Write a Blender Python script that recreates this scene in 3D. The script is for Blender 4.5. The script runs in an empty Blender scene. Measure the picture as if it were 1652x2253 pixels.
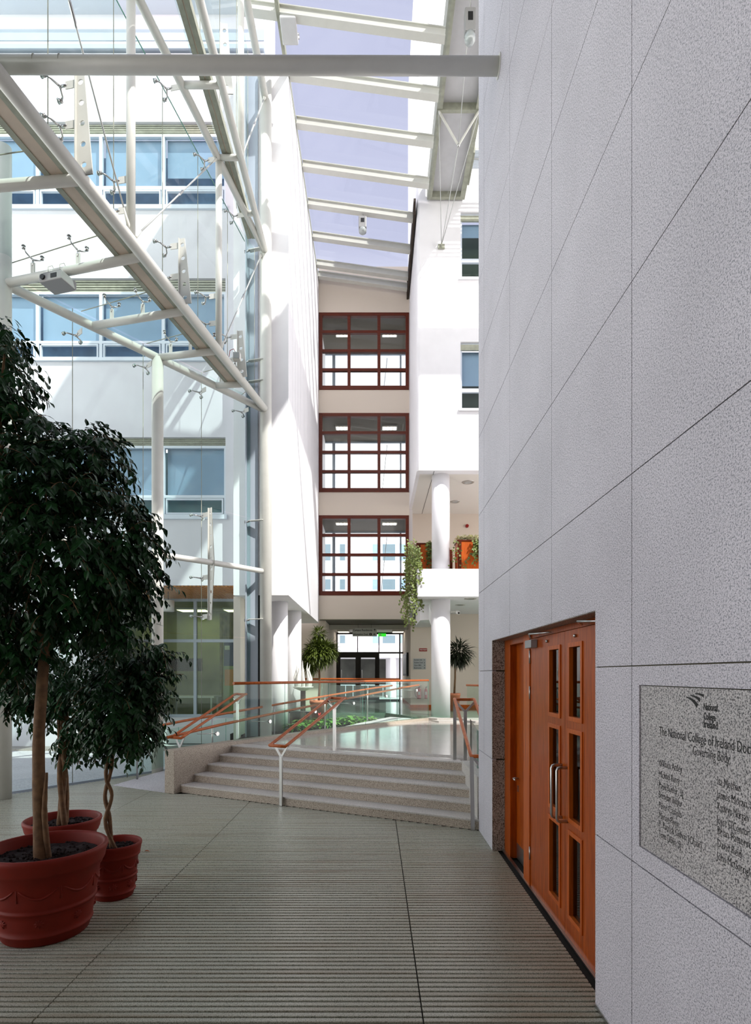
import bpy, math, random
from mathutils import Vector, Matrix
random.seed(7)
S = bpy.context.scene
COL = S.collection
R = math.radians
OFF = {}
EYE = 1.81

# ------------------------------------------------------------------ materials
def _mat(name):
    m = bpy.data.materials.new(name); m.use_nodes = True
    nt = m.node_tree
    return m, nt, nt.nodes, nt.links, nt.nodes['Principled BSDF']

def lin(c):
    return tuple(((x/255)/12.92 if x/255 <= .04045 else ((x/255+.055)/1.055)**2.4) for x in c)+(1,)

def plain(name, rgb, rough=.5, metal=0, spec=.5, var=0, scale=6, bump=0, bscale=60):
    m, nt, N, L, b = _mat(name)
    c = lin(rgb)
    b.inputs['Base Color'].default_value = c
    b.inputs['Roughness'].default_value = rough
    b.inputs['Metallic'].default_value = metal
    b.inputs['Specular IOR Level'].default_value = spec
    if var or bump:
        tc = N.new('ShaderNodeTexCoord')
    if var:
        n = N.new('ShaderNodeTexNoise'); n.inputs['Scale'].default_value = scale; n.inputs['Detail'].default_value = 4
        r = N.new('ShaderNodeValToRGB'); L.new(tc.outputs['Object'], n.inputs['Vector']); L.new(n.outputs['Fac'], r.inputs['Fac'])
        r.color_ramp.elements[0].position = .3; r.color_ramp.elements[1].position = .7
        r.color_ramp.elements[0].color = tuple(max(0, x*(1-var)) for x in c[:3])+(1,)
        r.color_ramp.elements[1].color = tuple(min(1, x*(1+var)) for x in c[:3])+(1,)
        L.new(r.outputs['Color'], b.inputs['Base Color'])
    if bump:
        n2 = N.new('ShaderNodeTexNoise'); n2.inputs['Scale'].default_value = bscale; n2.inputs['Detail'].default_value = 3
        L.new(tc.outputs['Object'], n2.inputs['Vector'])
        bp = N.new('ShaderNodeBump'); bp.inputs['Strength'].default_value = bump; bp.inputs['Distance'].default_value = .01
        L.new(n2.outputs['Fac'], bp.inputs['Height']); L.new(bp.outputs['Normal'], b.inputs['Normal'])
    return m

def granite(name, light, dark, scale=110, thr=(.40, .52), rough=.55, spec=.4, big=.06, fine=0):
    m, nt, N, L, b = _mat(name)
    tc = N.new('ShaderNodeTexCoord')
    n = N.new('ShaderNodeTexNoise'); n.inputs['Scale'].default_value = scale; n.inputs['Detail'].default_value = 3; n.inputs['Roughness'].default_value = .65
    L.new(tc.outputs['Object'], n.inputs['Vector'])
    r = N.new('ShaderNodeValToRGB'); L.new(n.outputs['Fac'], r.inputs['Fac'])
    e = r.color_ramp.elements
    e[0].position = thr[0]; e[0].color = lin(dark)
    e[1].position = thr[1]; e[1].color = lin(light)
    n2 = N.new('ShaderNodeTexNoise'); n2.inputs['Scale'].default_value = 1.6; n2.inputs['Detail'].default_value = 5
    L.new(tc.outputs['Object'], n2.inputs['Vector'])
    mp = N.new('ShaderNodeMapRange'); mp.inputs['From Min'].default_value = .3; mp.inputs['From Max'].default_value = .7
    mp.inputs['To Min'].default_value = 1-big; mp.inputs['To Max'].default_value = 1+big
    L.new(n2.outputs['Fac'], mp.inputs['Value'])
    mx = N.new('ShaderNodeVectorMath'); mx.operation = 'SCALE'
    L.new(r.outputs['Color'], mx.inputs[0]); L.new(mp.outputs['Result'], mx.inputs['Scale'])
    last = mx.outputs['Vector']
    if fine:      # second, finer population of dark grains
        n3 = N.new('ShaderNodeTexNoise'); n3.inputs['Scale'].default_value = scale*2.1; n3.inputs['Detail'].default_value = 2
        L.new(tc.outputs['Object'], n3.inputs['Vector'])
        m3 = N.new('ShaderNodeMapRange'); m3.inputs['From Min'].default_value = .33; m3.inputs['From Max'].default_value = .47; m3.inputs['To Min'].default_value = 1-fine; m3.inputs['To Max'].default_value = 1
        L.new(n3.outputs['Fac'], m3.inputs['Value'])
        mx3 = N.new('ShaderNodeVectorMath'); mx3.operation = 'SCALE'; L.new(last, mx3.inputs[0]); L.new(m3.outputs['Result'], mx3.inputs['Scale']); last = mx3.outputs['Vector']
    L.new(last, b.inputs['Base Color'])
    b.inputs['Roughness'].default_value = rough; b.inputs['Specular IOR Level'].default_value = spec
    return m

def wood(name, c1, c2, axis='Z', rough=.4, scale=9):
    m, nt, N, L, b = _mat(name)
    tc = N.new('ShaderNodeTexCoord'); mp = N.new('ShaderNodeMapping')
    s = {'X': (.08, 1, 1), 'Y': (1, .08, 1), 'Z': (1, 1, .08)}[axis]
    mp.inputs['Scale'].default_value = s
    L.new(tc.outputs['Object'], mp.inputs['Vector'])
    n = N.new('ShaderNodeTexNoise'); n.inputs['Scale'].default_value = scale*5; n.inputs['Detail'].default_value = 5; n.inputs['Distortion'].default_value = .6
    L.new(mp.outputs['Vector'], n.inputs['Vector'])
    r = N.new('ShaderNodeValToRGB'); L.new(n.outputs['Fac'], r.inputs['Fac'])
    r.color_ramp.elements[0].position = .3; r.color_ramp.elements[1].position = .7
    r.color_ramp.elements[0].color = lin(c2); r.color_ramp.elements[1].color = lin(c1)
    L.new(r.outputs['Color'], b.inputs['Base Color'])
    b.inputs['Roughness'].default_value = rough; b.inputs['Specular IOR Level'].default_value = .3
    return m

def glass(name, tint, refl=.5, rough=0.0, base=0.0, body=None):
    m = bpy.data.materials.new(name); m.use_nodes = True
    nt = m.node_tree; N = nt.nodes; L = nt.links
    N.clear()
    out = N.new('ShaderNodeOutputMaterial'); mix = N.new('ShaderNodeMixShader')
    t = N.new('ShaderNodeBsdfTransparent'); t.inputs['Color'].default_value = tint+(1,)
    g = N.new('ShaderNodeBsdfGlossy'); g.inputs['Roughness'].default_value = rough
    f = N.new('ShaderNodeFresnel'); f.inputs['IOR'].default_value = 1.45
    geo = N.new('ShaderNodeNewGeometry')
    # same reflectance from both faces of the pane
    mi = N.new('ShaderNodeMix'); mi.data_type = 'FLOAT'
    f2 = N.new('ShaderNodeLayerWeight'); f2.inputs['Blend'].default_value = .12
    mul = N.new('ShaderNodeMath'); mul.operation = 'MULTIPLY_ADD'; mul.inputs[1].default_value = refl; mul.inputs[2].default_value = base
    L.new(f2.outputs['Fresnel'], mul.inputs[0])
    L.new(mul.outputs[0], mix.inputs['Fac']); L.new(t.outputs[0], mix.inputs[1]); L.new(g.outputs[0], mix.inputs[2])
    N.remove(mi); N.remove(f); N.remove(geo)
    last = mix
    if body:
        mix2 = N.new('ShaderNodeMixShader'); mix2.inputs['Fac'].default_value = body[1]
        d = N.new('ShaderNodeBsdfDiffuse'); d.inputs['Color'].default_value = lin(body[0])
        L.new(mix.outputs[0], mix2.inputs[1]); L.new(d.outputs[0], mix2.inputs[2]); last = mix2
    L.new(last.outputs[0], out.inputs['Surface'])
    return m

def lit(name, rgb, strength):
    m, nt, N, L, b = _mat(name)
    b.inputs['Base Color'].default_value = lin(rgb)
    b.inputs['Emission Color'].default_value = lin(rgb); b.inputs['Emission Strength'].default_value = strength
    return m

def deckmat():
    m, nt, N, L, b = _mat('ribbed_granite')
    tc = N.new('ShaderNodeTexCoord')
    n = N.new('ShaderNodeTexNoise'); n.inputs['Scale'].default_value = 160; n.inputs['Detail'].default_value = 3
    L.new(tc.outputs['Object'], n.inputs['Vector'])
    r = N.new('ShaderNodeValToRGB'); L.new(n.outputs['Fac'], r.inputs['Fac'])
    r.color_ramp.elements[0].position = .36; r.color_ramp.elements[0].color = lin((120, 122, 104))
    r.color_ramp.elements[1].position = .55; r.color_ramp.elements[1].color = lin((186, 186, 170))
    # brown dirt streaks that run along the ribs
    mp = N.new('ShaderNodeMapping'); mp.inputs['Scale'].default_value = (.5, 9, 1); L.new(tc.outputs['Object'], mp.inputs['Vector'])
    n2 = N.new('ShaderNodeTexNoise'); n2.inputs['Scale'].default_value = 1.6; n2.inputs['Detail'].default_value = 6; L.new(mp.outputs['Vector'], n2.inputs['Vector'])
    mr = N.new('ShaderNodeMapRange'); mr.inputs['From Min'].default_value = .48; mr.inputs['From Max'].default_value = .72; mr.inputs['To Max'].default_value = .5
    L.new(n2.outputs['Fac'], mr.inputs['Value'])
    mx = N.new('ShaderNodeMix'); mx.data_type = 'RGBA'
    L.new(mr.outputs['Result'], mx.inputs[0]); L.new(r.outputs['Color'], mx.inputs[6]); mx.inputs[7].default_value = lin((128, 108, 78))
    L.new(mx.outputs[2], b.inputs['Base Color'])
    b.inputs['Roughness'].default_value = .3; b.inputs['Specular IOR Level'].default_value = .75
    return m

M = {
 'white': plain('white_render', (236, 235, 238), .8, var=.02, scale=3, bump=.15, bscale=120),
 'plaster': plain('cream_plaster', (216, 204, 190), .8, bump=.1, bscale=150),
 'render': plain('toned_down_white_render', (208, 207, 213), .85, var=.03, scale=2, bump=.15, bscale=120),  # white render toned down against overexposure
 'chan': plain('weathered_channel_web', (206, 190, 172), .6, var=.08, scale=4),
 'fallen': plain('dry_leaf', (150, 78, 30), .7),
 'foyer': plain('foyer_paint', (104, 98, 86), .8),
 'soffit': plain('soffit_paint', (226, 222, 214), .8),
 'steel': plain('white_painted_steel', (210, 210, 203), .35, spec=.5, var=.03, scale=5),
 'galv': plain('galvanised_steel', (160, 162, 146), .5, metal=.15, var=.15, scale=9),
 'galvl': plain('trough_lining', (204, 204, 206), .5, var=.04, scale=5),
 'inox': plain('brushed_stainless', (190, 190, 188), .28, metal=1),
 'rod': plain('rod_steel', (190, 192, 190), .4, metal=.4),
 'dark': plain('dark_frame', (34, 30, 28), .4),
 'seal': plain('black_seal', (22, 24, 24), .6),
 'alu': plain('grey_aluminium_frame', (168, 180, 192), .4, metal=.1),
 'win_alu': plain('pale_aluminium_frame', (206, 214, 224), .4),
 'granite': granite('granite_wall', (222, 218, 225), (128, 130, 140), 135, (.35, .52), fine=.6),
 'granited': granite('granite_polished_plaque', (208, 204, 203), (70, 70, 74), 140, (.38, .53), .35, fine=.6),
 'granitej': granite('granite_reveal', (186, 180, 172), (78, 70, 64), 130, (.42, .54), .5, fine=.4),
 'granites': granite('granite_steps', (200, 188, 172), (110, 98, 86), 135, (.38, .55), .5, fine=.4),
 'tread': granite('granite_tread', (200, 196, 190), (150, 146, 140), 115, (.38, .5), .4),
 'polish': granite('polished_floor', (196, 190, 184), (150, 144, 138), 90, (.38, .55), .12, .6),
 'corr': plain('green_polished_floor', (104, 128, 112), .06, spec=.9, var=.1, scale=30),
 'deck': deckmat(),
 'joint': plain('stone_joint', (84, 80, 62), .9),
 'deckgap': plain('deck_gap', (36, 32, 26), .9),
 'pave': granite('outside_paving', (208, 206, 208), (186, 184, 188), 40, (.35, .6), .8),
 'door': wood('varnished_cherry_door', (176, 82, 14), (132, 52, 6), 'Z', .32),
 'doorf': wood('varnished_door_frame', (198, 98, 28), (160, 70, 18), 'Z', .35),
 'brown': wood('stained_window_timber', (100, 38, 16), (76, 26, 8), 'X', .4),
 'planterw': wood('orange_planter_wood', (206, 100, 36), (178, 78, 26), 'Z', .4),
 'rail': wood('handrail_timber', (190, 102, 46), (158, 76, 30), 'Y', .3),
 'slat': wood('slatted_wood', (214, 150, 78), (186, 120, 54), 'Y', .5),
 'terra': plain('terracotta', (120, 28, 10), .6, spec=.3, var=.1, scale=7),
 'terral': plain('pale_terracotta', (206, 130, 96), .7, var=.1, scale=9),
 'soil': plain('dark_soil', (30, 12, 10), .95, var=.5, scale=60, bump=1, bscale=50),
 'bark': plain('ficus_bark', (112, 84, 56), .8, var=.3, scale=18, bump=.5, bscale=40),
 'leaf': plain('ficus_leaf', (24, 62, 26), .4, spec=.28, var=.45, scale=5),
 'leaf2': plain('long_leaf', (86, 100, 36), .45, var=.4, scale=6),
 'leafd': plain('dark_palm_leaf', (34, 42, 22), .5, var=.3, scale=6),
 'ivy': plain('ivy_leaf', (112, 126, 62), .5, var=.45, scale=10),
 'ivyp': plain('pale_ivy_leaf', (208, 204, 168), .5, var=.2, scale=12),
 'hosta': plain('bedding_leaf', (112, 156, 70), .45, var=.4, scale=11),
 'red': plain('red_paint', (150, 18, 14), .35),
 'flower': plain('red_petal', (214, 36, 34), .5),
 'black': plain('black_plastic', (18, 18, 18), .4),
 'ink': plain('engraved_paint', (14, 14, 16), .5),
 'sign': plain('sign_plate', (222, 222, 216), .5),
 'signg': plain('silver_sign_plate', (178, 182, 182), .4, metal=.3),
 'grey': plain('grey_plastic', (150, 150, 150), .4),
 'blind': plain('pale_window_blind', (150, 178, 206), .7, var=.05, scale=2),
 'room': plain('interior_wall', (160, 168, 118), .8, var=.15, scale=2),
 'roomd': plain('interior_dark', (52, 40, 30), .8),
 'curtain': plain('olive_curtain', (160, 150, 78), .8, var=.25, scale=7),
 'blue': plain('blue_poster', (30, 62, 120), .5),
 'orange': plain('orange_poster', (214, 132, 40), .5),
 'lampw': lit('lamp_diffuser', (255, 244, 226), 2.2),
 'fillcafe': lit('cafe_fill_glow', (255, 244, 190), 2.6),
 'exit': lit('exit_green', (40, 190, 40), 1.0),
 'lens': plain('lamp_lens', (170, 176, 176), .15, metal=.1),
 'glass': glass('facade_glass', (.83, .925, .90), .9, base=.0, body=((205, 222, 222), .035)),
 'roofglass': glass('roof_glass', (.93, .95, .97), .9, base=.02, body=((235, 238, 245), .03)),
 'bal': glass('balustrade_glass', (.80, .93, .87), .9, base=.01),
 'clear': glass('window_glass', (.92, .95, .95), .9, base=.02),
 'doorglass': glass('door_glass', (.35, .38, .36), 1.0, base=.06),
 'edge': plain('glass_edge', (92, 158, 138), .15, spec=.8),
}
# corrugated window louvres / slats need no special material

# ------------------------------------------------------------------ mesh builder
BR = random.Random(3)
class MB:
    def __init__(s): s.v = []; s.f = []; s.sm = []
    def add(s, vs, fs, smooth=False):
        o = len(s.v); s.v += [tuple(v) for v in vs]
        s.f += [tuple(i+o for i in f) for f in fs]; s.sm += [smooth]*len(fs); return s
    def box(s, x0, x1, y0, y1, z0, z1):
        e = BR.random()*.0005; x0 -= e; y0 -= e; z0 -= e; x1 += e; y1 += e; z1 += e
        vs = [(x, y, z) for x in (x0, x1) for y in (y0, y1) for z in (z0, z1)]
        return s.add(vs, [(0,1,3,2),(4,6,7,5),(0,4,5,1),(2,3,7,6),(0,2,6,4),(1,5,7,3)])
    def obox(s, c, ax, ay, az, h):
        c = Vector(c); ax, ay, az = Vector(ax).normalized()*h[0], Vector(ay).normalized()*h[1], Vector(az).normalized()*h[2]
        vs = [c+ax*i+ay*j+az*k for i in (-1,1) for j in (-1,1) for k in (-1,1)]
        return s.add(vs, [(0,1,3,2),(4,6,7,5),(0,4,5,1),(2,3,7,6),(0,2,6,4),(1,5,7,3)])
    def bar(s, a, b, w, h, up=(0,0,1)):
        a, b = Vector(a), Vector(b); d = (b-a); L = d.length; d.normalize()
        x = d.cross(Vector(up)); 
        if x.length < 1e-4: x = Vector((1,0,0))
        x.normalize(); z = x.cross(d)
        return s.obox((a+b)/2, d, x, z, (L/2, w/2, h/2))
    def prism(s, poly, z0, z1):
        n = len(poly)
        vs = [(p[0], p[1], z0 if not callable(z0) else z0(p)) for p in poly]+[(p[0], p[1], z1 if not callable(z1) else z1(p)) for p in poly]
        fs = [tuple(range(n-1, -1, -1)), tuple(range(n, 2*n))]+[(i, (i+1) % n, n+(i+1) % n, n+i) for i in range(n)]
        return s.add(vs, fs)
    def tube(s, pts, r, n=12, closed=False, cap=True):
        pts = [Vector(p) for p in pts]; m = len(pts)
        rs = r if isinstance(r, (list, tuple)) else [r]*m
        T = []
        for i in range(m):
            if closed: t = pts[(i+1) % m]-pts[i-1]
            else: t = pts[min(i+1, m-1)]-pts[max(i-1, 0)]
            T.append(t.normalized())
        u = T[0].orthogonal().normalized(); vs = []
        for i in range(m):
            u = (u-T[i]*u.dot(T[i])); u = u.normalized() if u.length > 1e-6 else T[i].orthogonal().normalized()
            w = T[i].cross(u)
            for k in range(n):
                a = 2*math.pi*k/n; vs.append(pts[i]+(u*math.cos(a)+w*math.sin(a))*rs[i])
        fs = []
        for i in range(m if closed else m-1):
            j = (i+1) % m
            for k in range(n):
                k2 = (k+1) % n; fs.append((i*n+k, i*n+k2, j*n+k2, j*n+k))
        s.add(vs, fs, True)
        if cap and not closed:
            o = len(s.v)-m*n
            s.f.append(tuple(o+k for k in range(n-1, -1, -1))); s.f.append(tuple(o+(m-1)*n+k for k in range(n))); s.sm += [False, False]
        return s
    def lathe(s, c, prof, n=32, smooth=True):
        vs = [(c[0]+r*math.cos(2*math.pi*k/n), c[1]+r*math.sin(2*math.pi*k/n), c[2]+z) for r, z in prof for k in range(n)]
        fs = [(i*n+k, i*n+(k+1) % n, (i+1)*n+(k+1) % n, (i+1)*n+k) for i in range(len(prof)-1) for k in range(n)]
        return s.add(vs, fs, smooth)
    def ball(s, c, r, n=10, sq=(1,1,1)):
        prof = [(math.sin(math.pi*i/n), -math.cos(math.pi*i/n)) for i in range(n+1)]
        m = 2*n; vs = [(c[0]+r*sq[0]*a*math.cos(2*math.pi*k/m), c[1]+r*sq[1]*a*math.sin(2*math.pi*k/m), c[2]+r*sq[2]*z) for a, z in prof for k in range(m)]
        fs = [(i*m+k, i*m+(k+1) % m, (i+1)*m+(k+1) % m, (i+1)*m+k) for i in range(n) for k in range(m)]
        return s.add(vs, fs, True)
    def build(s, name, mat, parent=None, bevel=0, seg=2, auto=False):
        off = OFF.get(parent.name, Vector((0,0,0))) if parent else Vector((0,0,0))
        me = bpy.data.meshes.new(name)
        me.from_pydata([(v[0]-off[0], v[1]-off[1], v[2]-off[2]) for v in s.v], [], s.f)
        me.polygons.foreach_set('use_smooth', s.sm)
        me.materials.append(M[mat] if isinstance(mat, str) else mat)
        me.validate(); me.update()
        o = bpy.data.objects.new(name, me); COL.objects.link(o)
        if parent: o.parent = parent
        OFF[o.name] = off
        if bevel:
            b = o.modifiers.new('bevel', 'BEVEL'); b.width = bevel; b.segments = seg; b.limit_method = 'ANGLE'
        return o

def thing(name, label, cat, loc=(0,0,0), group=None, kind=None):
    o = bpy.data.objects.new(name, None); COL.objects.link(o); o.location = loc
    o.empty_display_size = .1
    OFF[o.name] = Vector(loc)
    return tag(o, label, cat, group, kind)
def tag(o, label=None, cat=None, group=None, kind=None):
    if label: o['label'] = label
    if cat: o['category'] = cat
    if group: o['group'] = group
    if kind: o['kind'] = kind
    return o
def struct(mb, name, mat, label, cat, bevel=0):
    return tag(mb.build(name, mat, None, bevel), label, cat, None, 'structure')
def copy_tree(o, loc, rz=0, label=None, group=None, scale=None, parent=None, ry=None):
    c = o.copy(); COL.objects.link(c)
    if parent: c.parent = parent
    else:
        c.location = loc; c.rotation_euler = (0, ry or 0, rz)
        if scale: c.scale = scale
        if label: c['label'] = label
        if group: c['group'] = group
    for ch in list(o.children): copy_tree(ch, None, parent=c)
    return c
def text_mb(txt, size, mat_rot, origin, name, mat, parent, bold=0, xscale=1.0, depth=.001, align='LEFT'):
    cu = bpy.data.curves.new(name, 'FONT'); cu.body = txt; cu.size = size; cu.align_x = align
    cu.extrude = depth; cu.offset = bold; cu.resolution_u = 2
    to = bpy.data.objects.new(name+'_c', cu); COL.objects.link(to)
    dg = bpy.context.evaluated_depsgraph_get(); dg.update()
    me = bpy.data.meshes.new_from_object(to.evaluated_get(dg))
    bpy.data.objects.remove(to)
    off = OFF.get(parent.name, Vector((0,0,0)))
    mw = Matrix.Translation(Vector(origin)-off) @ mat_rot.to_4x4() @ Matrix.Diagonal((xscale,1,1,1))
    me.transform(mw); me.materials.clear(); me.materials.append(M[mat])
    o = bpy.data.objects.new(name, me); COL.objects.link(o); o.parent = parent; OFF[o.name] = off
    return o
ROT_RIGHTWALL = Matrix(((0,0,-1),(-1,0,0),(0,1,0)))      # text reads on a wall that faces -X
ROT_FRONT = Matrix(((1,0,0),(0,0,-1),(0,1,0)))           # text reads on a wall that faces -Y

def strip(a, b, n):      # points between
    a, b = Vector(a), Vector(b); return [a.lerp(b, i/(n-1)) for i in range(n)]

# ================================================================== FLOOR
gy0, gy1 = -1.5, 12.3
fx0, fx1 = -7.5, 1.2
# facade base line (outer glass) used to clip the floor
GA, GB = Vector((-5.62-.61*4.2, 8.47-.79*4.2)), Vector((-2.65, 12.45))
def gx(y):     # x of the outer glass line at y
    t = (y-GA.y)/(GB.y-GA.y); return GA.x+(GB.x-GA.x)*t
def floor_right(y):
    # x where the floor meets the stairs' front or the granite wall
    if y < 6.6: return 1.2
    xs = -2.9+(8.67-y)*(.893/.449) if y < 8.67 else -3.2
    return min(1.2, xs) if y < 8.67 else (-3.2 if y < 12.3 else -3.2)
mb = MB(); y = gy0; pitch = .0485
joints = [-7.2, -5.35, -3.48, -1.79, .25]
while y < gy1:
    xl = max(-7.6, gx(y+pitch)+.03); xr = floor_right(y+pitch)+.06
    if y > 8.7: xr = -3.15-(y-8.7)*(-.45)-.12
    if xr > xl+.05:
        cuts = [xl]+[j for j in joints if xl < j < xr]+[xr]
        for a, b in zip(cuts[:-1], cuts[1:]):
            g = random.random()*.0012; w = .034
            a2, b2 = a+.004, b-.004
            # chamfered slat
            vs = []
            for x in (a2, b2):
                vs += [(x, y, -.03), (x, y, -.003-g), (x, y+.003, -g), (x, y+w-.003, -g), (x, y+w, -.003-g), (x, y+w, -.03)]
            fs = [(i, i+1, i+7, i+6) for i in range(5)]+[(0,5,4,3,2,1), (6,7,8,9,10,11)]
            mb.add(vs, fs)
    y += pitch
fl = struct(mb, 'floor', 'deck', 'ribbed grey granite slat floor of the atrium in front of the steps', 'floor')
struct(MB().prism([Vector((1.7, gy0)), Vector((1.7, 12.3)), Vector((gx(12.3)+.02, 12.3)), Vector((gx(gy0)+.02, gy0))], -.25, -.02), 'floor_bed', 'deckgap', 'dark bed below the ribbed stone slats', 'floor')

# outside paving
mb = MB().box(-40, 30, -6, 60, -.3, -.021)
struct(mb, 'ground', 'pave', 'pale paving outside beyond the glass facade', 'paving')
struct(MB().add([(gx(12.3)-.02, 12.3, 0), (gx(-1)-.02, -1, 0), (-30, -1, .1), (-30, 12.3, .19), (-3.6, 12.3, .15)], [(0, 4, 3, 2, 1)]), 'ground_terrace', 'pave', 'pale sunlit paving sloping up to the white building outside', 'paving')
struct(MB().box(-16, -3.45, 12.3, 12.8, -.05, .2), 'trim_1', 'granitej', 'low stone kerb at the foot of the white building outside', 'kerb')

# ================================================================== GRANITE WALL (right)
WX = 1.2; H = 11.4
ys = [-1.2+.24*0]
yj = [-2.18, -.97, .24, 1.45, 2.66, 3.87, 5.08, 6.29, 6.6]
zj = [0, .94, 1.85, 2.75, 3.65, 4.55, 5.45, 6.35, 7.25, 8.15, 9.05, 9.95, 10.85, H]
DY0, DY1, DZ = 3.10, 5.837, 2.16
PY0, PY1, PZ0, PZ1 = 1.30, 2.586, 1.028, 1.763
g = .003
mb = MB()
def panel(y0, y1, z0, z1, x=WX):
    mb.box(x, x+.04, y0+g, y1-g, z0+g, z1-g)
for i in range(len(yj)-1):
    for k in range(len(zj)-1):
        y0, y1, z0, z1 = yj[i], yj[i+1], zj[k], zj[k+1]
        if z0 < DZ and y1 > DY0 and y0 < DY1:      # cut by the door opening
            if y0 < DY0: panel(y0, DY0+g, z0, min(z1, 9))
            if y1 > DY1: panel(DY1-g, y1, z0, z1)
            a, b = max(y0, DY0)-g, min(y1, DY1)+g
            if y0 >= DY0: a = y0
            if y1 <= DY1: b = y1
            if z1 > DZ: panel(a, b, DZ-g, z1)
            continue
        if abs(y0-1.45) < .01 or abs(y0-.24) < .01:
            # around the plaque
            if z0 < PZ1 and z1 > PZ0:
                a, b = max(y0, PY0), min(y1, PY1)
                if y1 > PY1: panel(PY1-g, y1, z0, z1)
                if y0 < PY0: panel(y0, PY0+g, z0, z1)
                aa = a if a > PY0 else a-g
                bb = b+g if b == PY1 else b
                if z0 < PZ0: panel(aa, bb, z0, PZ0+g)
                if z1 > PZ1: panel(aa, bb, PZ1-g, z1)
                continue
        panel(y0, y1, z0, z1)
# end face of the wall at Y = 6.6
for k in range(len(zj)-1):
    mb.box(WX+.002, WX+.3-.002, 6.58, 6.62, zj[k]+g, zj[k+1]-g)
wr = struct(mb, 'wall_right', 'granite', 'tall speckled grey granite panel wall with fine dark joints', 'wall')
# building body behind the cladding, with the door opening left free
mb = MB()
mb.box(WX+.03, 12, -2.2, DY0-.03, 0, H).box(WX+.03, 12, DY1+.03, 6.59, 0, H).box(WX+.03, 12, DY0-.03, DY1+.03, DZ+.04, H).box(WX+.010, WX+.03, PY1+.02, DY0-.03, 0, H).box(WX+.010, WX+.03, DY1+.03, 6.57, 0, H).box(WX+.010, WX+.03, DY0-.03, DY1+.03, DZ+.04, H).box(WX+.010, WX+.03, -2.2, PY0-.02, 0, H).box(WX+.010, WX+.03, PY0-.02, PY1+.02, 0, PZ0-.02).box(WX+.010, WX+.03, PY0-.02, PY1+.02, PZ1+.02, H).box(1.75, 12, DY0, DY1, 0, DZ)
struct(mb, 'wall_right_core', 'joint', 'dark masonry core behind the granite panels', 'wall')
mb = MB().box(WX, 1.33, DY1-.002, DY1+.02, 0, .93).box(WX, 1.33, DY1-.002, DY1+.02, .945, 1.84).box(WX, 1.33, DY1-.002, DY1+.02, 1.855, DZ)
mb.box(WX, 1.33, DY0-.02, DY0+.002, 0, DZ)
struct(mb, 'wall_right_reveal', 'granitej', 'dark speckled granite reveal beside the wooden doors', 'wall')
struct(MB().box(WX+.005, 1.75, DY0, DY1, DZ-.004, DZ+.03), 'wall_right_lintel', 'granitej', 'underside of the granite above the wooden doors', 'wall')

# ------------------------------------------------------------------ plaque
t = thing('memorial_plaque', 'dark speckled granite plaque engraved with a college logo and governing body names', 'plaque', (WX, 1.9, 1.4))
MB().box(WX+.006, WX+.04, PY0+.004, PY1-.004, PZ0+.004, PZ1-.004).build('plaque_slab', 'granited', t)
def P(x, y): # pixel on plaque -> (Y, z)
    return 1250*1.2/(x-826), EYE-(y-1484)*1.2/(x-826)
def ptext(txt, px0, py0, px1, h, bold=-.0006):
    """baseline-left at pixel px0,py0; runs to px1"""
    Y0, z0 = P(px0, py0); Y1 = 1500/(px1-826)
    w = Y0-Y1
    o = text_mb(txt, h, ROT_RIGHTWALL, (WX+.0055, Y0, z0), 'engraved_text', 'ink', t, bold, 1.0, .0006)
    xs = [v.co.y for v in o.data.vertices]; cur = max(xs)-min(xs); 
    k = w/cur; y00 = max(xs)
    for v in o.data.vertices: v.co.y = y00+(v.co.y-y00)*k
    return o
ptext('National', 1544, 1562, 1574, .038, .0006)
ptext('College', 1544, 1583, 1570, .038, .0006)
ptext('Ireland', 1544, 1600, 1575, .038, .0006)
ptext('The National College of Ireland Docklands Campus', 1447, 1617, 1770, .054, -.0002)
ptext('Governing Body', 1520, 1660, 1600, .052)
for s_, x0, y0, x1 in [('William Attley', 1446, 1684, 1497), ('Michael Barry', 1446, 1709, 1491), ('Paul Butler, SJ', 1446, 1733, 1498), ('Brendan Butler', 1446, 1754, 1496),
                       ('Peter Cassells', 1446, 1777, 1495), ('Marian Flynn', 1446, 1799, 1489), ('P. Patrick Galvin (Chair)', 1446, 1818, 1539), ('Tom Giblin, SJ', 1446, 1840, 1494),
                       ('Ita Meehan', 1574, 1726, 1624), ('James Moran, SJ', 1574, 1755, 1656), ('Kathryn Morgan', 1574, 1782, 1640), ("Joyce O'Connor", 1574, 1811, 1645), ('Brian Patterson', 1574, 1834, 1655),
                       ('David Reid', 1574, 1862, 1625), ('John McGarrigle', 1574, 1890, 1652)]:
    ptext(s_, x0, y0, x1, .042)
def swoosh(p0, p1, p2, w):
    # tapered curved blade between plaque pixels
    mb = MB(); n = 10; up = []; lo = []
    for i in range(n+1):
        u = i/n
        x = (1-u)**2*p0[0]+2*u*(1-u)*p1[0]+u*u*p2[0]; y = (1-u)**2*p0[1]+2*u*(1-u)*p1[1]+u*u*p2[1]
        ww = w*(.25+.75*u)
        a = P(x, y); b = P(x-ww*.3, y+ww)
        up.append((WX+.0048, a[0], a[1])); lo.append((WX+.0048, b[0], b[1]))
    vs = up+lo; m = n+1
    mb.add(vs, [(i, i+1, m+i+1, m+i) for i in range(n)])
    return mb
for a in [((1508, 1533), (1523, 1535), (1532, 1549), 9), ((1516, 1529), (1530, 1530), (1537, 1537), 7), ((1526, 1524.5), (1537, 1525), (1546, 1528), 6)]:
    swoosh(*a).build('logo_blade', 'ink', t)

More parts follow.
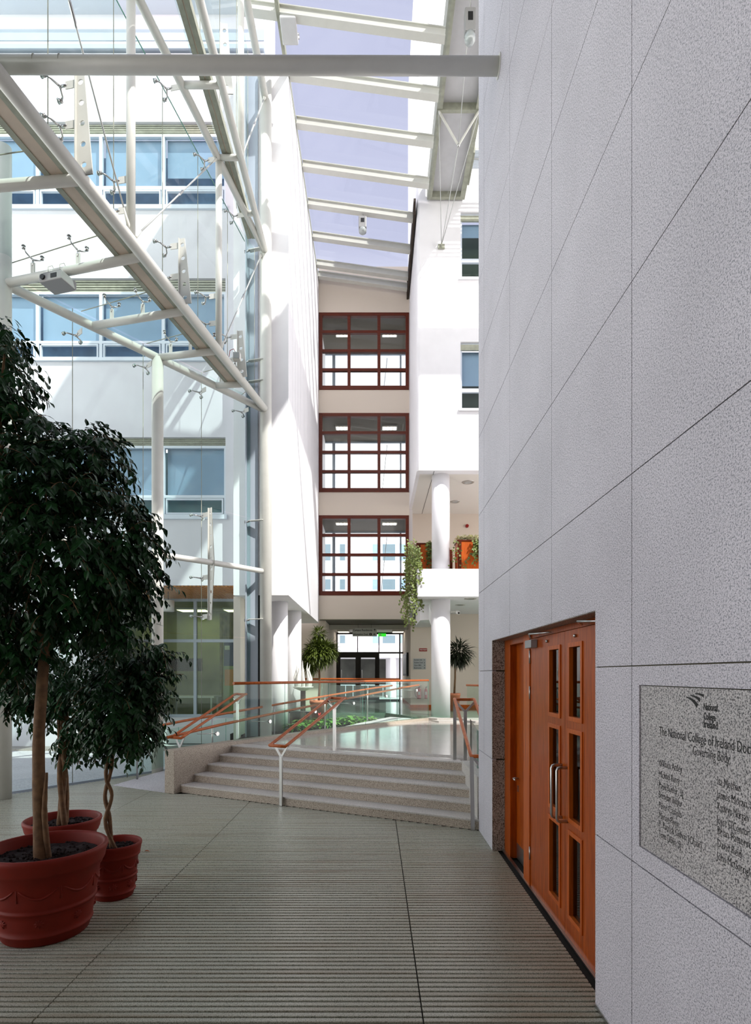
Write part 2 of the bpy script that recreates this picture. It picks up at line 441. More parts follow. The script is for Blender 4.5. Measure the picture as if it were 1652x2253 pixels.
# ------------------------------------------------------------------ wooden doors in the granite wall
DX = 1.32
fr = thing('wooden_door_frame', 'orange varnished timber frame and post around the doors in the granite wall', 'door frame', (DX, 4.9, 0))
MB().box(1.326, 1.42, 5.60, DY1-.003, 0, DZ-.004).build('jamb', 'door', fr, .003)
MB().box(1.31, 1.45, 4.84, 5.03, 0, DZ-.004).build('post', 'doorf', fr, .004)
MB().box(1.326, 1.42, DY0+.004, 4.84, DZ-.045, DZ-.004).box(1.326, 1.42, 5.03, 5.6, DZ-.06, DZ-.004).build('head', 'door', fr, .002)
# single door
sd = thing('single_door', 'narrow plain timber door with steel lever beside the double doors', 'door', (1.41, 5.3, 0))
MB().box(1.39, 1.44, 5.03, 5.60, .01, DZ-.06).build('door_leaf', 'door', sd, .002)
MB().box(1.386, 1.391, 5.05, 5.58, .01, .16).build('kick_plate', 'inox', sd)
MB().tube([(1.39, 5.53, .80), (1.34, 5.53, .80)], .009, 10).tube([(1.34, 5.53, .80), (1.335, 5.50, .80), (1.335, 5.42, .80)], .009, 10).lathe((1.389, 5.53, .8), [(0, 0)], 3).build('lever_handle', 'inox', sd)
MB().obox((1.387, 5.53, .70), (1,0,0), (0,1,0), (0,0,1), (.004, .018, .03)).build('keyhole_plate', 'inox', sd)
# double doors
def leaf(name, label, y0, y1, wy0, wy1, hy, hinge):
    d = thing(name, label, 'door', (DX+.02, (y0+y1)/2, 0), 'timber double doors')
    wins = [(.15, .75), (.81, 1.44), (1.50, 2.02)]
    mb = MB(); z0, z1 = .01, DZ-.05
    x0, x1 = DX, DX+.045
    mb.box(x0, x1, y0, wy0, z0, z1).box(x0, x1, wy1, y1, z0, z1)
    zs = [z0]+[z for w in wins for z in w]+[z1]
    for i in range(0, len(zs), 2): mb.box(x0, x1, wy0, wy1, zs[i], zs[i+1])
    mb.build('door_leaf', 'door', d)
    for (a, b) in wins:
        f = MB(); bw = .022
        for (p, q, r_, s_) in ((wy0, wy0+bw, a, b), (wy1-bw, wy1, a, b), (wy0, wy1, a, a+bw), (wy0, wy1, b-bw, b)):
            f.box(x0-.008, x1+.002, p-.004, q+.004, r_-.004, s_+.004)
        fo = f.build('pane_bead', 'doorf', d, .002)
        MB().box(x0+.02, x0+.026, wy0+bw, wy1-bw, a+bw, b-bw).build('pane', 'doorglass', fo)
    hz0, hz1 = .80, 1.17
    MB().tube([(x0, hy, hz0), (x0-.055, hy, hz0), (x0-.068, hy, hz0+.006), (x0-.075, hy, hz0+.02), (x0-.075, hy, hz1-.02), (x0-.068, hy, hz1-.006), (x0-.055, hy, hz1), (x0, hy, hz1)], .0105, 12).build('pull_handle', 'inox', d)
    for z in (.29, 1.655, 1.96):
        MB().tube([(x0-.006, hinge, z-.055), (x0-.006, hinge, z+.055)], .008, 8).build('hinge', 'inox', d)
    cy = y1-.11 if hinge > (y0+y1)/2 else y0+.07
    MB().box(x0-.055, x0-.002, cy-.1, cy+.09 if hinge > 4 else cy+.04, 2.03, 2.095).build('door_closer', 'grey', d, .004)
    MB().tube([(x0-.03, cy, 2.11), (x0-.12, cy-.28, 2.125), (x0-.02, cy-.5, 2.125)] if hinge > 4 else [(x0-.03, cy, 2.11), (x0-.12, cy+.2, 2.125), (x0-.02, cy+.4, 2.125)], .007, 8).build('closer_arm', 'inox', d)
    MB().ball((x0-.008, wy1+.03 if hinge > 4 else wy0+.12, 2.065), .012, 6).build('door_stud', 'inox', d)
    return d
leaf('swing_door', 'double door leaf nearer the steps, orange timber with three glazed slots', 3.96, 4.835, 4.05, 4.32, 4.02, 4.838)
leaf('swing_door', 'double door leaf nearer the engraved plaque, orange timber with three glazed slots', 3.105, 3.955, 3.62, 3.88, 3.90, 3.103)
struct(MB().box(WX-.006, WX+.03, -2, DY0, 0, .02).box(1.30, 1.33, DY0, DY1, 0, .012), 'trim_2', 'inox', 'thin steel edge where granite wall meets floor', 'trim')
struct(MB().box(1.5, 1.52, DY0, DY1, 0, DZ), 'wall_lobby', 'roomd', 'dark room behind the slotted timber doors', 'wall')

# ================================================================== STAIRS, KERB, PLATFORM
n2 = Vector((.449, .893)); e2 = Vector((.893, -.449)); P0 = Vector((-2.90, 8.67))
RZ, TR = .12, .28
Z5 = .6
K = [Vector(p) for p in ((-3.05, 8.60), (-2.92, 8.84), (-2.66, 9.34), (-2.40, 9.81), (-1.71, 10.85), (-.80, 12.12), (.0, 13.23), (.63, 14.08), (1.05, 14.58), (1.45, 15.0))]
def offs(path, d):
    out = []
    for i, p in enumerate(path):
        t_ = (path[min(i+1, len(path)-1)]-path[max(i-1, 0)]).normalized()
        out.append(p+Vector((-t_.y, t_.x))*d)
    return out
def kx(y):
    for a, b in zip(K[:-1], K[1:]):
        if a.y <= y <= b.y: return a.x+(b.x-a.x)*(y-a.y)/(b.y-a.y)
    return K[-1].x if y > 15 else K[0].x
def line_pt(k, x):   # point on riser line k at given x
    q = P0+n2*(TR*k); return Vector((x, q.y+(x-q.x)*(-.449/.893)))
def left_pt(k):
    # intersection of riser line k with kerb inner face
    for i in range(400):
        yy = 8.62+i*.01; xx = kx(yy)
        if n2.dot(Vector((xx, yy))-P0) >= TR*k: return Vector((xx, yy))
steps = thing('granite_steps', 'five wide speckled granite steps rising to the polished landing', 'steps', (-.5, 8.2, 0))
for k in range(5):
    a, b = left_pt(k), line_pt(k, 1.2)
    c, d = (left_pt(k+1), line_pt(k+1, 1.2)) if k < 4 else (left_pt(4)+n2*.3, line_pt(4, 1.2)+n2*.3)
    c = Vector((c.x-.02, c.y+.03)); d = Vector((1.2, d.y+.03))
    poly = [a, b, d, c]
    MB().prism(poly, 0 if k == 0 else k*RZ-.02, (k+1)*RZ-.022).build('riser', 'granites', steps)
    a2, b2 = a-n2*.012, b-n2*.012; b2.x = 1.2
    MB().prism([a2, b2, d, c], (k+1)*RZ-.022, (k+1)*RZ).build('tread', 'tread', steps, .003)
# platform
L4 = left_pt(4)+n2*.25; R4 = line_pt(4, 1.2)+n2*.25; R4.x = 1.2
pin = [p for p in K if p.y > L4.y+.05]
poly = [L4, R4, Vector((1.2, 6.62)), Vector((9, 6.62)), Vector((9, 14.8)), Vector((1.6, 14.8)), Vector((1.45, 15.0))]+list(reversed(pin[:-1]))
struct(MB().prism(poly, .3, Z5+.001), 'floor_landing', 'polish', 'polished pale granite landing at the top of the steps', 'floor')
# tactile strip at the nosing
a, b = left_pt(4), line_pt(4, 1.2); 
mb = MB()
for i in range(7):
    o1 = n2*(.30+.035*i)
    s0, s1 = a+o1, b+o1; s0.x += .08
    mb.bar((s0.x, s0.y, Z5+.003), (s1.x-.05, s1.y+.025, Z5+.003), .014, .006)
tag(mb.build('tactile_strip', 'tread'), 'raised corduroy warning strip on the landing behind the top step', 'warning strip')
# kerb
ko = offs(K, .2); kk = offs(K, 0)
struct(MB().prism([*kk, *reversed(ko)], 0, .66), 'kerb_wall', 'granites', 'curved speckled granite kerb wall carrying the glass balustrade', 'kerb', .004)
# ramp
ri, ro = offs(K, .2), offs(K, 1.42)
L = [0.0]
for i in range(1, len(K)): L.append(L[-1]+(K[i]-K[i-1]).length)
mb = MB()
vs = []
for i in range(len(K)):
    z = .0+.62*L[i]/L[-1]
    vs += [(ri[i].x, ri[i].y, z), (ro[i].x, ro[i].y, z), (ri[i].x, ri[i].y, -.02), (ro[i].x, ro[i].y, -.02)]
fs = []
for i in range(len(K)-1):
    o = 4*i; fs += [(o, o+4, o+5, o+1), (o+1, o+5, o+7, o+3), (o, o+2, o+6, o+4)]
mb.add(vs, fs)
struct(mb, 'floor_ramp', 'pave', 'sloping ramp behind the curved glass balustrade', 'ramp')
# planting bed and upper corridor floor
bed = [ro[4], ro[5], ro[6], ro[7], ro[8], Vector((.3, 16.2)), Vector((.3, 16.95)), Vector((-3.3, 16.95)), Vector((-3.3, 12.9)), Vector((-2.9,12.6))]
struct(MB().prism(bed, 0, .46), 'planting_bed_ground', 'soil', 'soil bed between the ramp and the corridor', 'planting bed')
struct(MB().prism([Vector(p) for p in ((-3.3, 17.0), (.3, 17.0), (.75, 16.2), (1.0, 15.3), (1.30, 15.05), (1.6, 14.8), (9, 14.8), (9, 19.7), (1.22, 19.7), (1.22, 26), (-1.72, 26), (-1.72, 19.7), (-3.3, 19.7))], .2, .66),
       'floor_corridor', 'corr', 'dark green polished corridor floor leading to the far doors', 'floor')
struct(MB().prism([Vector(p) for p in ((1.3, 15.05), (1.6, 14.72), (9, 14.72), (9, 15.0), (1.75, 15.0), (1.5, 15.2))], .2, .668).prism([Vector(p) for p in ((1.45, 14.75), (1.6, 14.35), (9, 14.35), (9, 14.75))], .2, .63), 'trim_3', 'tread', 'pale stone step edge beside the round column', 'step')
# cheek and rail end on right of the stair
struct(MB().prism([Vector((1.194, 6.64)), Vector((1.34, 6.64)), Vector((1.34, 7.9)), Vector((1.194, 7.9))], 0, .612), 'stair_cheek_wall', 'tread', 'sloping pale stone cheek at the wall side of the steps', 'kerb')

# ------------------------------------------------------------------ main glass balustrade on the kerb
def balustrade(name, label, path, zb, zt, rail_over=True, joints_=None, railmat='rail'):
    t = thing(name, label, 'balustrade', (path[0].x, path[0].y, zb if not isinstance(zb, list) else zb[0]))
    n = len(path); zbl = zb if isinstance(zb, list) else [zb]*n; ztl = zt if isinstance(zt, list) else [zt]*n
    for i in range(n-1):
        a, b = path[i], path[i+1]; d = (b-a).normalized(); nn = Vector((-d.y, d.x))*.006
        a2, b2 = a+d*.004, b-d*.004
        vs = [(q.x, q.y, z) for q, zz in ((a2+nn, (zbl[i], ztl[i])), (b2+nn, (zbl[i+1], ztl[i+1])), (b2-nn, (zbl[i+1], ztl[i+1])), (a2-nn, (zbl[i], ztl[i]))) for z in zz]
        p = MB().add([vs[0], vs[1], vs[3], vs[2], vs[6], vs[7], vs[5], vs[4]], [(0,1,2,3)]).build('glass_panel', 'bal', t)
        MB().tube([(b2.x, b2.y, zbl[i+1]), (b2.x, b2.y, ztl[i+1])], .005, 4).build('glass_edge', 'edge', p)
    if rail_over:
        MB().tube([(q.x, q.y, ztl[i]+.015) for i, q in enumerate(path)], .026, 12).build('handrail', railmat, t)
    return t
def resample(path, step):
    Ls = [0]
    for i in range(1, len(path)): Ls.append(Ls[-1]+(path[i]-path[i-1]).length)
    n = max(2, round(Ls[-1]/step)+1); out = []
    for k in range(n):
        s_ = Ls[-1]*k/(n-1)
        for i in range(len(path)-1):
            if Ls[i] <= s_ <= Ls[i+1]+1e-9:
                out.append(path[i].lerp(path[i+1], (s_-Ls[i])/(Ls[i+1]-Ls[i]))); break
    return out
kp = offs(K, .07)[3:]
bal = balustrade('glass_balustrade', 'curved clear glass balustrade with timber handrail along the granite kerb', resample(kp, 1.25), .64, 1.64)
def along(path, s_):
    Ls = [0]
    for i in range(1, len(path)): Ls.append(Ls[-1]+(path[i]-path[i-1]).length)
    s_ = max(0, min(Ls[-1], s_))
    for i in range(len(path)-1):
        if Ls[i] <= s_ <= Ls[i+1]+1e-9: return path[i].lerp(path[i+1], (s_-Ls[i])/(Ls[i+1]-Ls[i]))
# low part of the glass, where the stair rail runs
# ramp rail B (near) : follows kerb on the ramp side
pB = offs(K, .27); LB = sum((pB[i+1]-pB[i]).length for i in range(len(pB)-1))
rb = thing('ramp_handrail', 'sloping timber ramp handrail on steel brackets just behind the glass balustrade', 'handrail', (pB[0].x, pB[0].y, 0))
ptsB = []
for i in range(25):
    q = along(pB, .1+(LB-.25)*i/24); u = i/24; ptsB.append((q.x, q.y, .83+.70*u))
MB().tube(ptsB, .024, 10).build('rail', 'rail', rb)
for i in range(2, 24, 4):
    q = Vector(ptsB[i]); w = along(offs(K, .09), .1+(LB-.25)*i/24+.25)
    MB().tube([q, (q.x, q.y, q.z-.06), (w.x, w.y, q.z-.07)], .007, 6).tube([(w.x, w.y, q.z-.07), (w.x+.03, w.y-.02, q.z-.07)], .035, 12).build('bracket', 'inox', rb)
pA = offs(K, 1.36); LA = sum((pA[i+1]-pA[i]).length for i in range(len(pA)-1))
ra = thing('ramp_handrail', 'sloping timber ramp handrail on the facade side of the ramp', 'handrail', (pA[0].x, pA[0].y, 0))
ptsA = []
for i in range(25):
    q = along(pA, .1+(LA-.1)*i/24); u = i/24; ptsA.append((q.x, q.y, .84+.66*u))
MB().tube(ptsA, .024, 10).build('rail', 'rail', ra)
for i in range(1, 25, 5):
    q = Vector(ptsA[i]); MB().tube([q, (q.x, q.y, q.z-.84)], .016, 8).build('rail_post', 'inox', ra)
ppg = resample(offs(K, 1.42)[1:], 1.2)
balustrade('ramp_glass_screen', 'low clear glass screen along the facade side of the ramp', ppg, [.1+.55*i/(len(ppg)-1) for i in range(len(ppg))], [.75+.6*i/(len(ppg)-1) for i in range(len(ppg))], False)
balustrade('corridor_balustrade', 'straight glass balustrade with timber rail behind the planting bed', [Vector((-2.7, 17.05)), Vector((-1.6, 17.05)), Vector((-.45, 17.05)), Vector((.72, 17.05))], .66, 1.66)
balustrade('landing_balustrade', 'short glass balustrade with timber rail between round column and granite wall', [Vector((2.36, 14.7)), Vector((2.7, 14.0)), Vector((3.3, 13.1))], .66, 1.52)
tb = balustrade('stair_glass_guard', 'narrow glass guard on the stone cheek by the steps', [Vector((1.3, 7.85)), Vector((1.3, 7.25)), Vector((1.3, 6.7))], [.61, .61, .61], [1.2, 1.1, 1.0], False)

# ------------------------------------------------------------------ stair handrails
def double_rail(name, label, a, b, za, zb, base_a, base_b, off, posts=True):
    """a,b ground positions (lower, upper) of the centre line; za,zb rail heights"""
    t = thing(name, label, 'handrail', (a.x, a.y, base_a))
    d = (b-a).normalized(); e = Vector((d.y, -d.x))*off
    pts = []
    def rp(q, z): return Vector((q.x, q.y, z))
    A1, A2, B1, B2 = rp(a-e, za), rp(a+e, za), rp(b-e, zb), rp(b+e, zb)
    lowx = Vector((d.x, d.y, 0))
    loop = [B1, A1+(B1-A1).normalized()*.05, A1-lowx*.02+Vector((0,0,-.005)), A1.lerp(A2, .15)-lowx*.05, A1.lerp(A2, .85)-lowx*.05, A2-lowx*.02+Vector((0,0,-.005)), A2+(B2-A2).normalized()*.05, B2,
            B2+lowx*.05+Vector((0,0,.005)), B2.lerp(B1, .2)+lowx*.07, B2.lerp(B1, .8)+lowx*.07, B1+lowx*.05+Vector((0,0,.005))]
    MB().tube(loop, .022, 12, closed=True).build('rail', 'rail', t)
    for q, z, zb_, s_ in ((a, za, base_a, 1), (b, zb, base_b, -1)):
        q2 = q+d*(.06*s_)
        fork = z-.16
        MB().bar((q2.x, q2.y, zb_), (q2.x, q2.y, fork), .05, .022, (d.x, d.y, 0)).build('post', 'inox', t, .003)
        f = MB()
        for sg in (-1, 1):
            f.bar((q2.x, q2.y, fork-.01), (q2.x+e.x*sg*.93, q2.y+e.y*sg*.93, z-.012+.02*s_), .03, .012, (d.x, d.y, 0))
        f.build('fork', 'inox', t)
    return t
double_rail('stair_handrail', 'double timber handrail on forked steel posts in the middle of the steps', Vector((-1.33, 7.77)), Vector((-.62, 9.02)), .84, 1.43, 0, .6, .135)
rr_ = double_rail('stair_handrail', 'double timber handrail on steel posts close to the granite wall', Vector((1.27, 6.72)), Vector((1.27, 8.1)), .85, 1.45, .61, .6, .14)
MB().bar((1.13, 6.60, 0), (1.13, 6.68, .84), .045, .022, (0, 1, 0)).build('post', 'inox', rr_)
MB().bar((1.13, 8.10, .6), (1.13, 8.10, 1.44), .045, .022, (0, 1, 0)).build('post', 'inox', rr_)
MB  # posts of the granite-wall rail stand on the floor and landing
t3 = double_rail('stair_handrail', 'double timber handrail over the kerb beside the green trees', Vector((-3.13, 8.95)), Vector((-2.45, 10.25)), .82, 1.45, .66, .66, .11)

# ================================================================== LEFT BUILDING outside (white, strip windows)
BY = 12.75
def zb(y): return EYE+(1484-y)/98.04
def xb(x): return (x-826)/98.04
bx0, bx1 = -16, -2.5
bands = [(268, 292, 405, 413, 455, 463), (612, 640, 747, 753, 790, 796), (962, 980, 1088, 1094, 1134, 1143)]
mb = MB()
wx1 = xb(496)
zs_ = [zb(1288), zb(1143), zb(962), zb(796), zb(612), zb(463), zb(268), 15.75]
# wall strips
for a, b in ((0, 1), (2, 3), (4, 5), (6, 7)):
    mb.box(bx0, wx1, BY, BY+.3, zs_[a], zs_[b])
mb.box(wx1, bx1, BY, BY+.3, zs_[0], 15.75)
mb.box(bx0, xb(330)-.9, BY, BY+.3, 0, zs_[0])
struct(mb, 'wall_left', 'render', 'white rendered wall of the neighbouring wing outside the glass facade', 'wall')
struct(MB().box(bx0, bx1, BY-.06, BY+.4, 15.80, 15.90).box(bx0, bx1, BY-.02, BY+.1, 16.02, 16.27), 'trim_12', 'alu', 'grey metal ledge and grey band painted as shade near the roof of the white wing outside', 'wall band')  # lower box is a ledge; upper grey band stands in for shade
struct(MB().box(bx0, bx1, BY-.30, BY+.4, 16.62, 16.95), 'trim_4', 'win_alu', 'projecting roof edge coping on the white wing outside', 'coping')
struct(MB().box(bx0, bx1, BY+1.1, BY+1.4, 15.9, 19.5).box(bx0, bx1, BY+.0, BY+1.2, 15.9, 16.75), 'wall_left_upper', 'render', 'set back top storey wall of the white wing outside', 'wall')
mull = [wx1, xb(358), xb(220), xb(80), xb(-60), xb(-200), xb(-340), xb(-480)]
for bi, (lt, ft, tb1, tb2, fb, sb) in enumerate(bands):
    nm = ['top', 'middle', 'lowest'][bi]
    w = thing('window_%d' % (bi+1), 'strip window outside with pale frames and blinds, %s row on the white wing' % nm, 'window', (wx1, BY, zb(sb)), kind='structure')
    # louvre head
    lo = MB(); z0, z1 = zb(ft), zb(lt)
    nl = 5
    for i in range(nl):
        zz = z0+(z1-z0)*(i+.5)/nl; lo.box(mull[-1], wx1, BY+.06, BY+.12, zz-(z1-z0)/nl*.28, zz+(z1-z0)/nl*.28)
    lo.box(mull[-1], wx1, BY+.14, BY+.16, z0, z1)
    lo.build('window_louvre', 'galv', w)
    f = MB(); fw = .035
    x0, x1 = mull[-1], wx1
    for (za, zc) in ((zb(ft)-fw*1.2, zb(ft)+.01), (zb(tb2), zb(tb1)), (zb(fb)-.01, zb(fb)+fw)):
        f.box(x0, x1, BY+.05, BY+.13, za, zc)
    for m_ in mull:
        f.box(m_-fw-.01, m_+fw-.01, BY+.051, BY+.129, zb(fb), zb(ft))
    for m0, m1 in zip(mull[1:], mull[:-1]):     # opening lights have their own inner frame
        a, b, c, d = m0+fw+.02, m1-fw-.03, zb(fb)+fw+.01, zb(tb2)-.015
        f.box(a, b, BY+.04, BY+.1, c, c+.03).box(a, b, BY+.04, BY+.1, d-.03, d).box(a, a+.03, BY+.04, BY+.1, c, d).box(b-.03, b, BY+.04, BY+.1, c, d)
    f.build('window_frame', 'win_alu', w)
    for m0, m1 in zip(mull[1:], mull[:-1]):
        MB().add([(m0, BY+.1, zb(fb)), (m1, BY+.1, zb(fb)), (m1, BY+.1, zb(ft)), (m0, BY+.1, zb(ft))], [(0,1,2,3)]).build('pane', 'clear', w)
        dz = random.choice([0, 0, .15, .5]) if bi else random.choice([0, 0, .3])
        MB().box(m0+.04, m1-.04, BY+.2, BY+.21, zb(tb1)+dz if bi != 2 else zb(tb1), zb(ft)).build('blind', 'blind', w)
    MB().box(x0, x1+.04, BY-.06, BY+.1, zb(sb), zb(fb)+.01).build('window_sill', 'win_alu', w)
    MB().box(x0, x1, BY+.9, BY+.92, zb(sb), zb(lt)).build('room_back', plain('office_interior_%d' % bi, (112, 152, 186) if bi < 2 else (50, 112, 116), .6, var=.3, scale=3), w)
# ground floor glazed recess
rx0, rx1 = -6.6, xb(541)-.0
RY = 14.9
struct(MB().box(rx0-.3, bx1-.01, BY+.31, RY+.1, zs_[0]-.0, zs_[0]+.25), 'ceiling_recess_slab', 'white', 'white slab edge above the slatted soffit', 'ceiling')
mb = MB()
nsl = 46
for i in range(nsl):
    x = rx0+(bx1-rx0)*i/nsl; mb.add([(x, BY+.02, zs_[0]-.02), (x+.055, BY+.02, zs_[0]-.02), (x+.055+.35, RY, zs_[0]-.02), (x+.35, RY, zs_[0]-.02),
        (x, BY+.02, zs_[0]-.001), (x+.055, BY+.02, zs_[0]-.001), (x+.055+.35, RY, zs_[0]-.001), (x+.35, RY, zs_[0]-.001)], [(0,3,2,1),(4,5,6,7),(0,1,5,4),(2,3,7,6),(1,2,6,5),(0,4,7,3)])
struct(mb, 'ceiling_slats', 'slat', 'orange slatted timber soffit behind the glass facade', 'ceiling')
mb = MB().box(rx0, -2.95, RY, RY+.3, 0, .69).box(rx0-.3, rx0, BY, RY+.3, 0, 3.8).box(-3.2, -2.95, BY+.3, RY, 0, 3.8)
struct(mb, 'wall_recess', 'white', 'low white wall below the ground floor glazing', 'wall')
w = thing('window_4', 'ground floor glazing with grey frames below the slatted soffit', 'window', (-4.5, RY, .69), kind='structure')
f = MB()
def zr(y): return EYE+(1484-y)*RY/1250
def xr_(x): return (x-826)*RY/1250
for x in (rx0+.05, -5.7, xr_(430), -3.25): f.box(x-.04, x+.04, RY-.04, RY+.04, .69, 3.8)
for z in (.73, zr(1410), 3.76): f.box(rx0, -3.2, RY-.039, RY+.039, z-.04, z+.04)
f.build('window_frame', 'alu', w)
MB().add([(rx0, RY, .69), (-3.2, RY, .69), (-3.2, RY, 3.8), (rx0, RY, 3.8)], [(0,1,2,3)]).build('pane', glass('shop_glass', (.80, .92, .76), .6, base=.02), w)
struct(MB().box(rx0, -3.2, 18, 18.1, 0, 3.8).box(rx0-.1, rx0, RY, 18, 0, 3.8).box(-3.2, -3.1, RY, 18, 0, 3.8).box(rx0, -3.2, RY, 18, 3.8, 3.9), 'wall_cafe', 'room', 'olive walls of the room behind the ground floor glazing', 'wall')
struct(MB().box(rx0, -3.2, RY+.3, 18, .2, .3), 'floor_cafe', 'roomd', 'dark floor of the room behind the glazing', 'floor')
# things inside that room
mb = MB(); n = 40
pts = []
for i in range(n+1):
    x = -4.55+1.1*i/n; pts.append((x, 16.6+.05*math.sin(i*1.9), ))
vs = [(p[0], p[1], z) for p in pts for z in (.4, 3.6)]
mb.add(vs, [(2*i, 2*i+2, 2*i+3, 2*i+1) for i in range(n)], True)
tag(mb.build('curtain', 'curtain'), 'full height olive curtain behind the ground floor glazing', 'curtain')
st = thing('display_stand', 'narrow poster stand with blue and orange panels behind the glazing', 'poster stand', (-4.1, 15.9, .3))
MB().box(-4.27, -3.95, 15.95, 15.98, .3, 2.75).build('stand_panel', 'room', st)
MB().box(-4.25, -3.97, 15.94, 15.95, 2.05, 2.72).build('poster', 'blue', st)
MB().box(-4.23, -4.09, 15.93, 15.939, 2.5, 2.62).build('poster', 'sign', st)
MB().box(-4.23, -3.99, 15.93, 15.95, 1.5, 1.95).build('poster', 'orange', st)
lp = thing('drum_pendant_lamp', 'white drum lamp hanging below the slatted soffit', 'lamp', ((370-826)*13.6/1250, 13.6, 3.6))
MB().lathe(((370-826)*13.6/1250, 13.6, 3.32), [(0, .01), (.13, 0), (.14, 0), (.14, .26), (.13, .26), (0, .27)], 24).build('shade', 'sign', lp)
MB().tube([((370-826)*13.6/1250, 13.6, 3.55), ((370-826)*13.6/1250, 13.6, 3.8)], .008, 6).build('cord', 'black', lp)
tbl = thing('cafe_table', 'white table just behind the ground floor glazing', 'table', (-5.0, 15.7, .3))
MB().box(-5.7, -4.35, 15.3, 16.1, 1.18, 1.23).build('tabletop', 'sign', tbl)
for sx in (-5.6, -4.45):
    for sy in (15.4, 16.0): MB().box(sx-.02, sx+.02, sy-.02, sy+.02, .3, 1.18).build('leg', 'sign', tbl)
pnl = MB().box(-5.75, -4.75, 15.55, 15.6, 1.9, 2.25)
tag(pnl.build('notice_panel', 'roomd'), 'dark horizontal panel hanging behind the glazing', 'panel')

for x, lb in ((-5.5, 'above the white table'), (-4.1, 'above the poster stand')):  # glowing panels added to brighten the dim room
    l = thing('ceiling_light', 'glowing panel added to brighten the room behind the ground floor glazing, '+lb, 'ceiling light', (x, 17.2, 3.8))
    MB().box(x-.45, x+.45, 16.9, 17.5, 3.74, 3.8).build('light_housing', 'sign', l)
    MB().box(x-.42, x+.42, 16.93, 17.47, 3.73, 3.741).build('diffuser', 'fillcafe', l)
# ================================================================== LEFT WING of the atrium (ribbed wall) and columns
LWX = -1.9; LY0, FY = 12.4, 19.0; LZ = 3.54; LTOP = 15.05
mb = MB()
gro = [12.4, 13.05, 13.45, 13.9, 14.4, 15.1, 16.0, FY]
mb.box(-3.1, LWX-.03, LY0, FY+.2, LZ, LTOP)
for a, b in zip(gro[:-1], gro[1:]): mb.box(LWX-.031, LWX, a+.01 if a > 12.4 else a-.001, b-.01, LZ, LTOP)
struct(mb, 'wall_wing', 'white', 'white wall with fine upright grooves rising along the atrium', 'wall')
def column(label, x, y, r, z0, z1, name='column', mat='white', cap=None):
    mb = MB().lathe((x, y, 0), [(0, z0), (r, z0), (r, z1), (0, z1)], 40)
    for i in range(len(mb.sm)): mb.sm[i] = (40 <= i < 80)
    return tag(mb.build(name, mat), label, 'column', 'round columns', 'structure')
column('tall slender white steel column at the end of the glass facade', -2.37, 12.28, .125, 0, 14.9, mat='steel')
column('round white column below the grooved wall, nearer the tall steel column', -2.30, 13.6, .20, 0, LZ+.01)
column('round white column below the grooved wall, beside the bushy indoor plant', -2.24, 15.55, .21, .3, LZ+.01)
column('thick white column between polished landing and balcony', 1.83, 15.95, .265, .66, 3.92)
column('thick white column rising from the balcony to the soffit', 1.83, 15.95, .25, 4.6, 7.4)
P1, P2, PC = Vector((-5.42, 8.29)), Vector((-3.92, 10.22)), Vector((-2.37, 12.28))
column('white steel facade column behind the potted trees', P2.x, P2.y, .10, 0, 7.5, mat='steel')
column('white steel facade column at the left picture edge', P1.x, P1.y, .10, 0, 9.5, mat='steel')
struct(MB().box(-2.80, -2.56, 12.36, 12.52, 0, 15).box(-2.80, -2.78, 12.22, 12.36, 0, 15), 'trim_5', 'alu', 'grey metal post closing the glass facade beside the white column', 'post')
struct(MB().box(-2.56, -2.515, 12.40, 12.5, 0, 15), 'trim_6', 'seal', 'black seal strip beside the white steel column', 'seal')
struct(MB().box(-3.15, -3.0, 12.6, 19.1, 0, LZ).box(-3.0, -1.72, 19.5, 19.7, 0, 3.7), 'wall_undercroft', 'plaster', 'cream wall below the grooved wing', 'wall')

# ================================================================== FAR WALL with three timber grid windows
def zf(y): return EYE+(1484-y)*FY/1250
fx0_, fx1_ = LWX, 1.13
wz = [(zf(858), zf(688)), (zf(1083), zf(909)), (zf(1310), zf(1134))]
mb = MB()
mb.box(fx0_, fx1_, FY, FY+.25, wz[0][1], LTOP+.4)
mb.box(fx0_, fx1_, FY, FY+.25, wz[1][1], wz[0][0]).box(fx0_, fx1_, FY, FY+.25, wz[2][1], wz[1][0]).box(fx0_, fx1_, FY, FY+.25, zf(1362), wz[2][0])
struct(mb, 'wall_far', 'plaster', 'cream cross wall bands between the three timber grid windows', 'wall')
for i, (z0, z1) in enumerate(wz):
    w = thing('window_%d' % (i+5), 'square brown timber window of twelve panes, %s of the three above the corridor' % ['topmost', 'middle', 'lowest'][i], 'window', (-.4, FY, z0), kind='structure')
    f = MB(); y0, y1 = FY-.02, FY+.13
    a, b = fx0_+.012, fx1_-.012
    fw = .11
    f.box(a, a+fw, y0, y1, z0, z1).box(b-fw, b, y0, y1, z0, z1).box(a+fw, b-fw, y0, y1, z1-fw, z1).box(a+fw, b-fw, y0, y1, z0, z0+.14)
    xs = [a+(b-a)*k/3 for k in (1, 2)]
    zs = [z0+.05+(z1-z0-.05)*k/4 for k in (1, 2, 3)]
    f.build('window_frame', 'brown', w, .006)
    m_ = MB()
    for x in xs: m_.box(x-.05, x+.05, y0+.01, y1, z0+.13, z1-fw)
    for z in zs: m_.box(a+fw, b-fw, y0+.015, y1-.02, z-.045, z+.045)
    m_.build('glazing_bars', 'brown', w, .004)
    MB().add([(a+.05, FY+.05, z0+.05), (b-.05, FY+.05, z0+.05), (b-.05, FY+.05, z1-.05), (a+.05, FY+.05, z1-.05)], [(0,1,2,3)]).build('pane', 'clear', w)
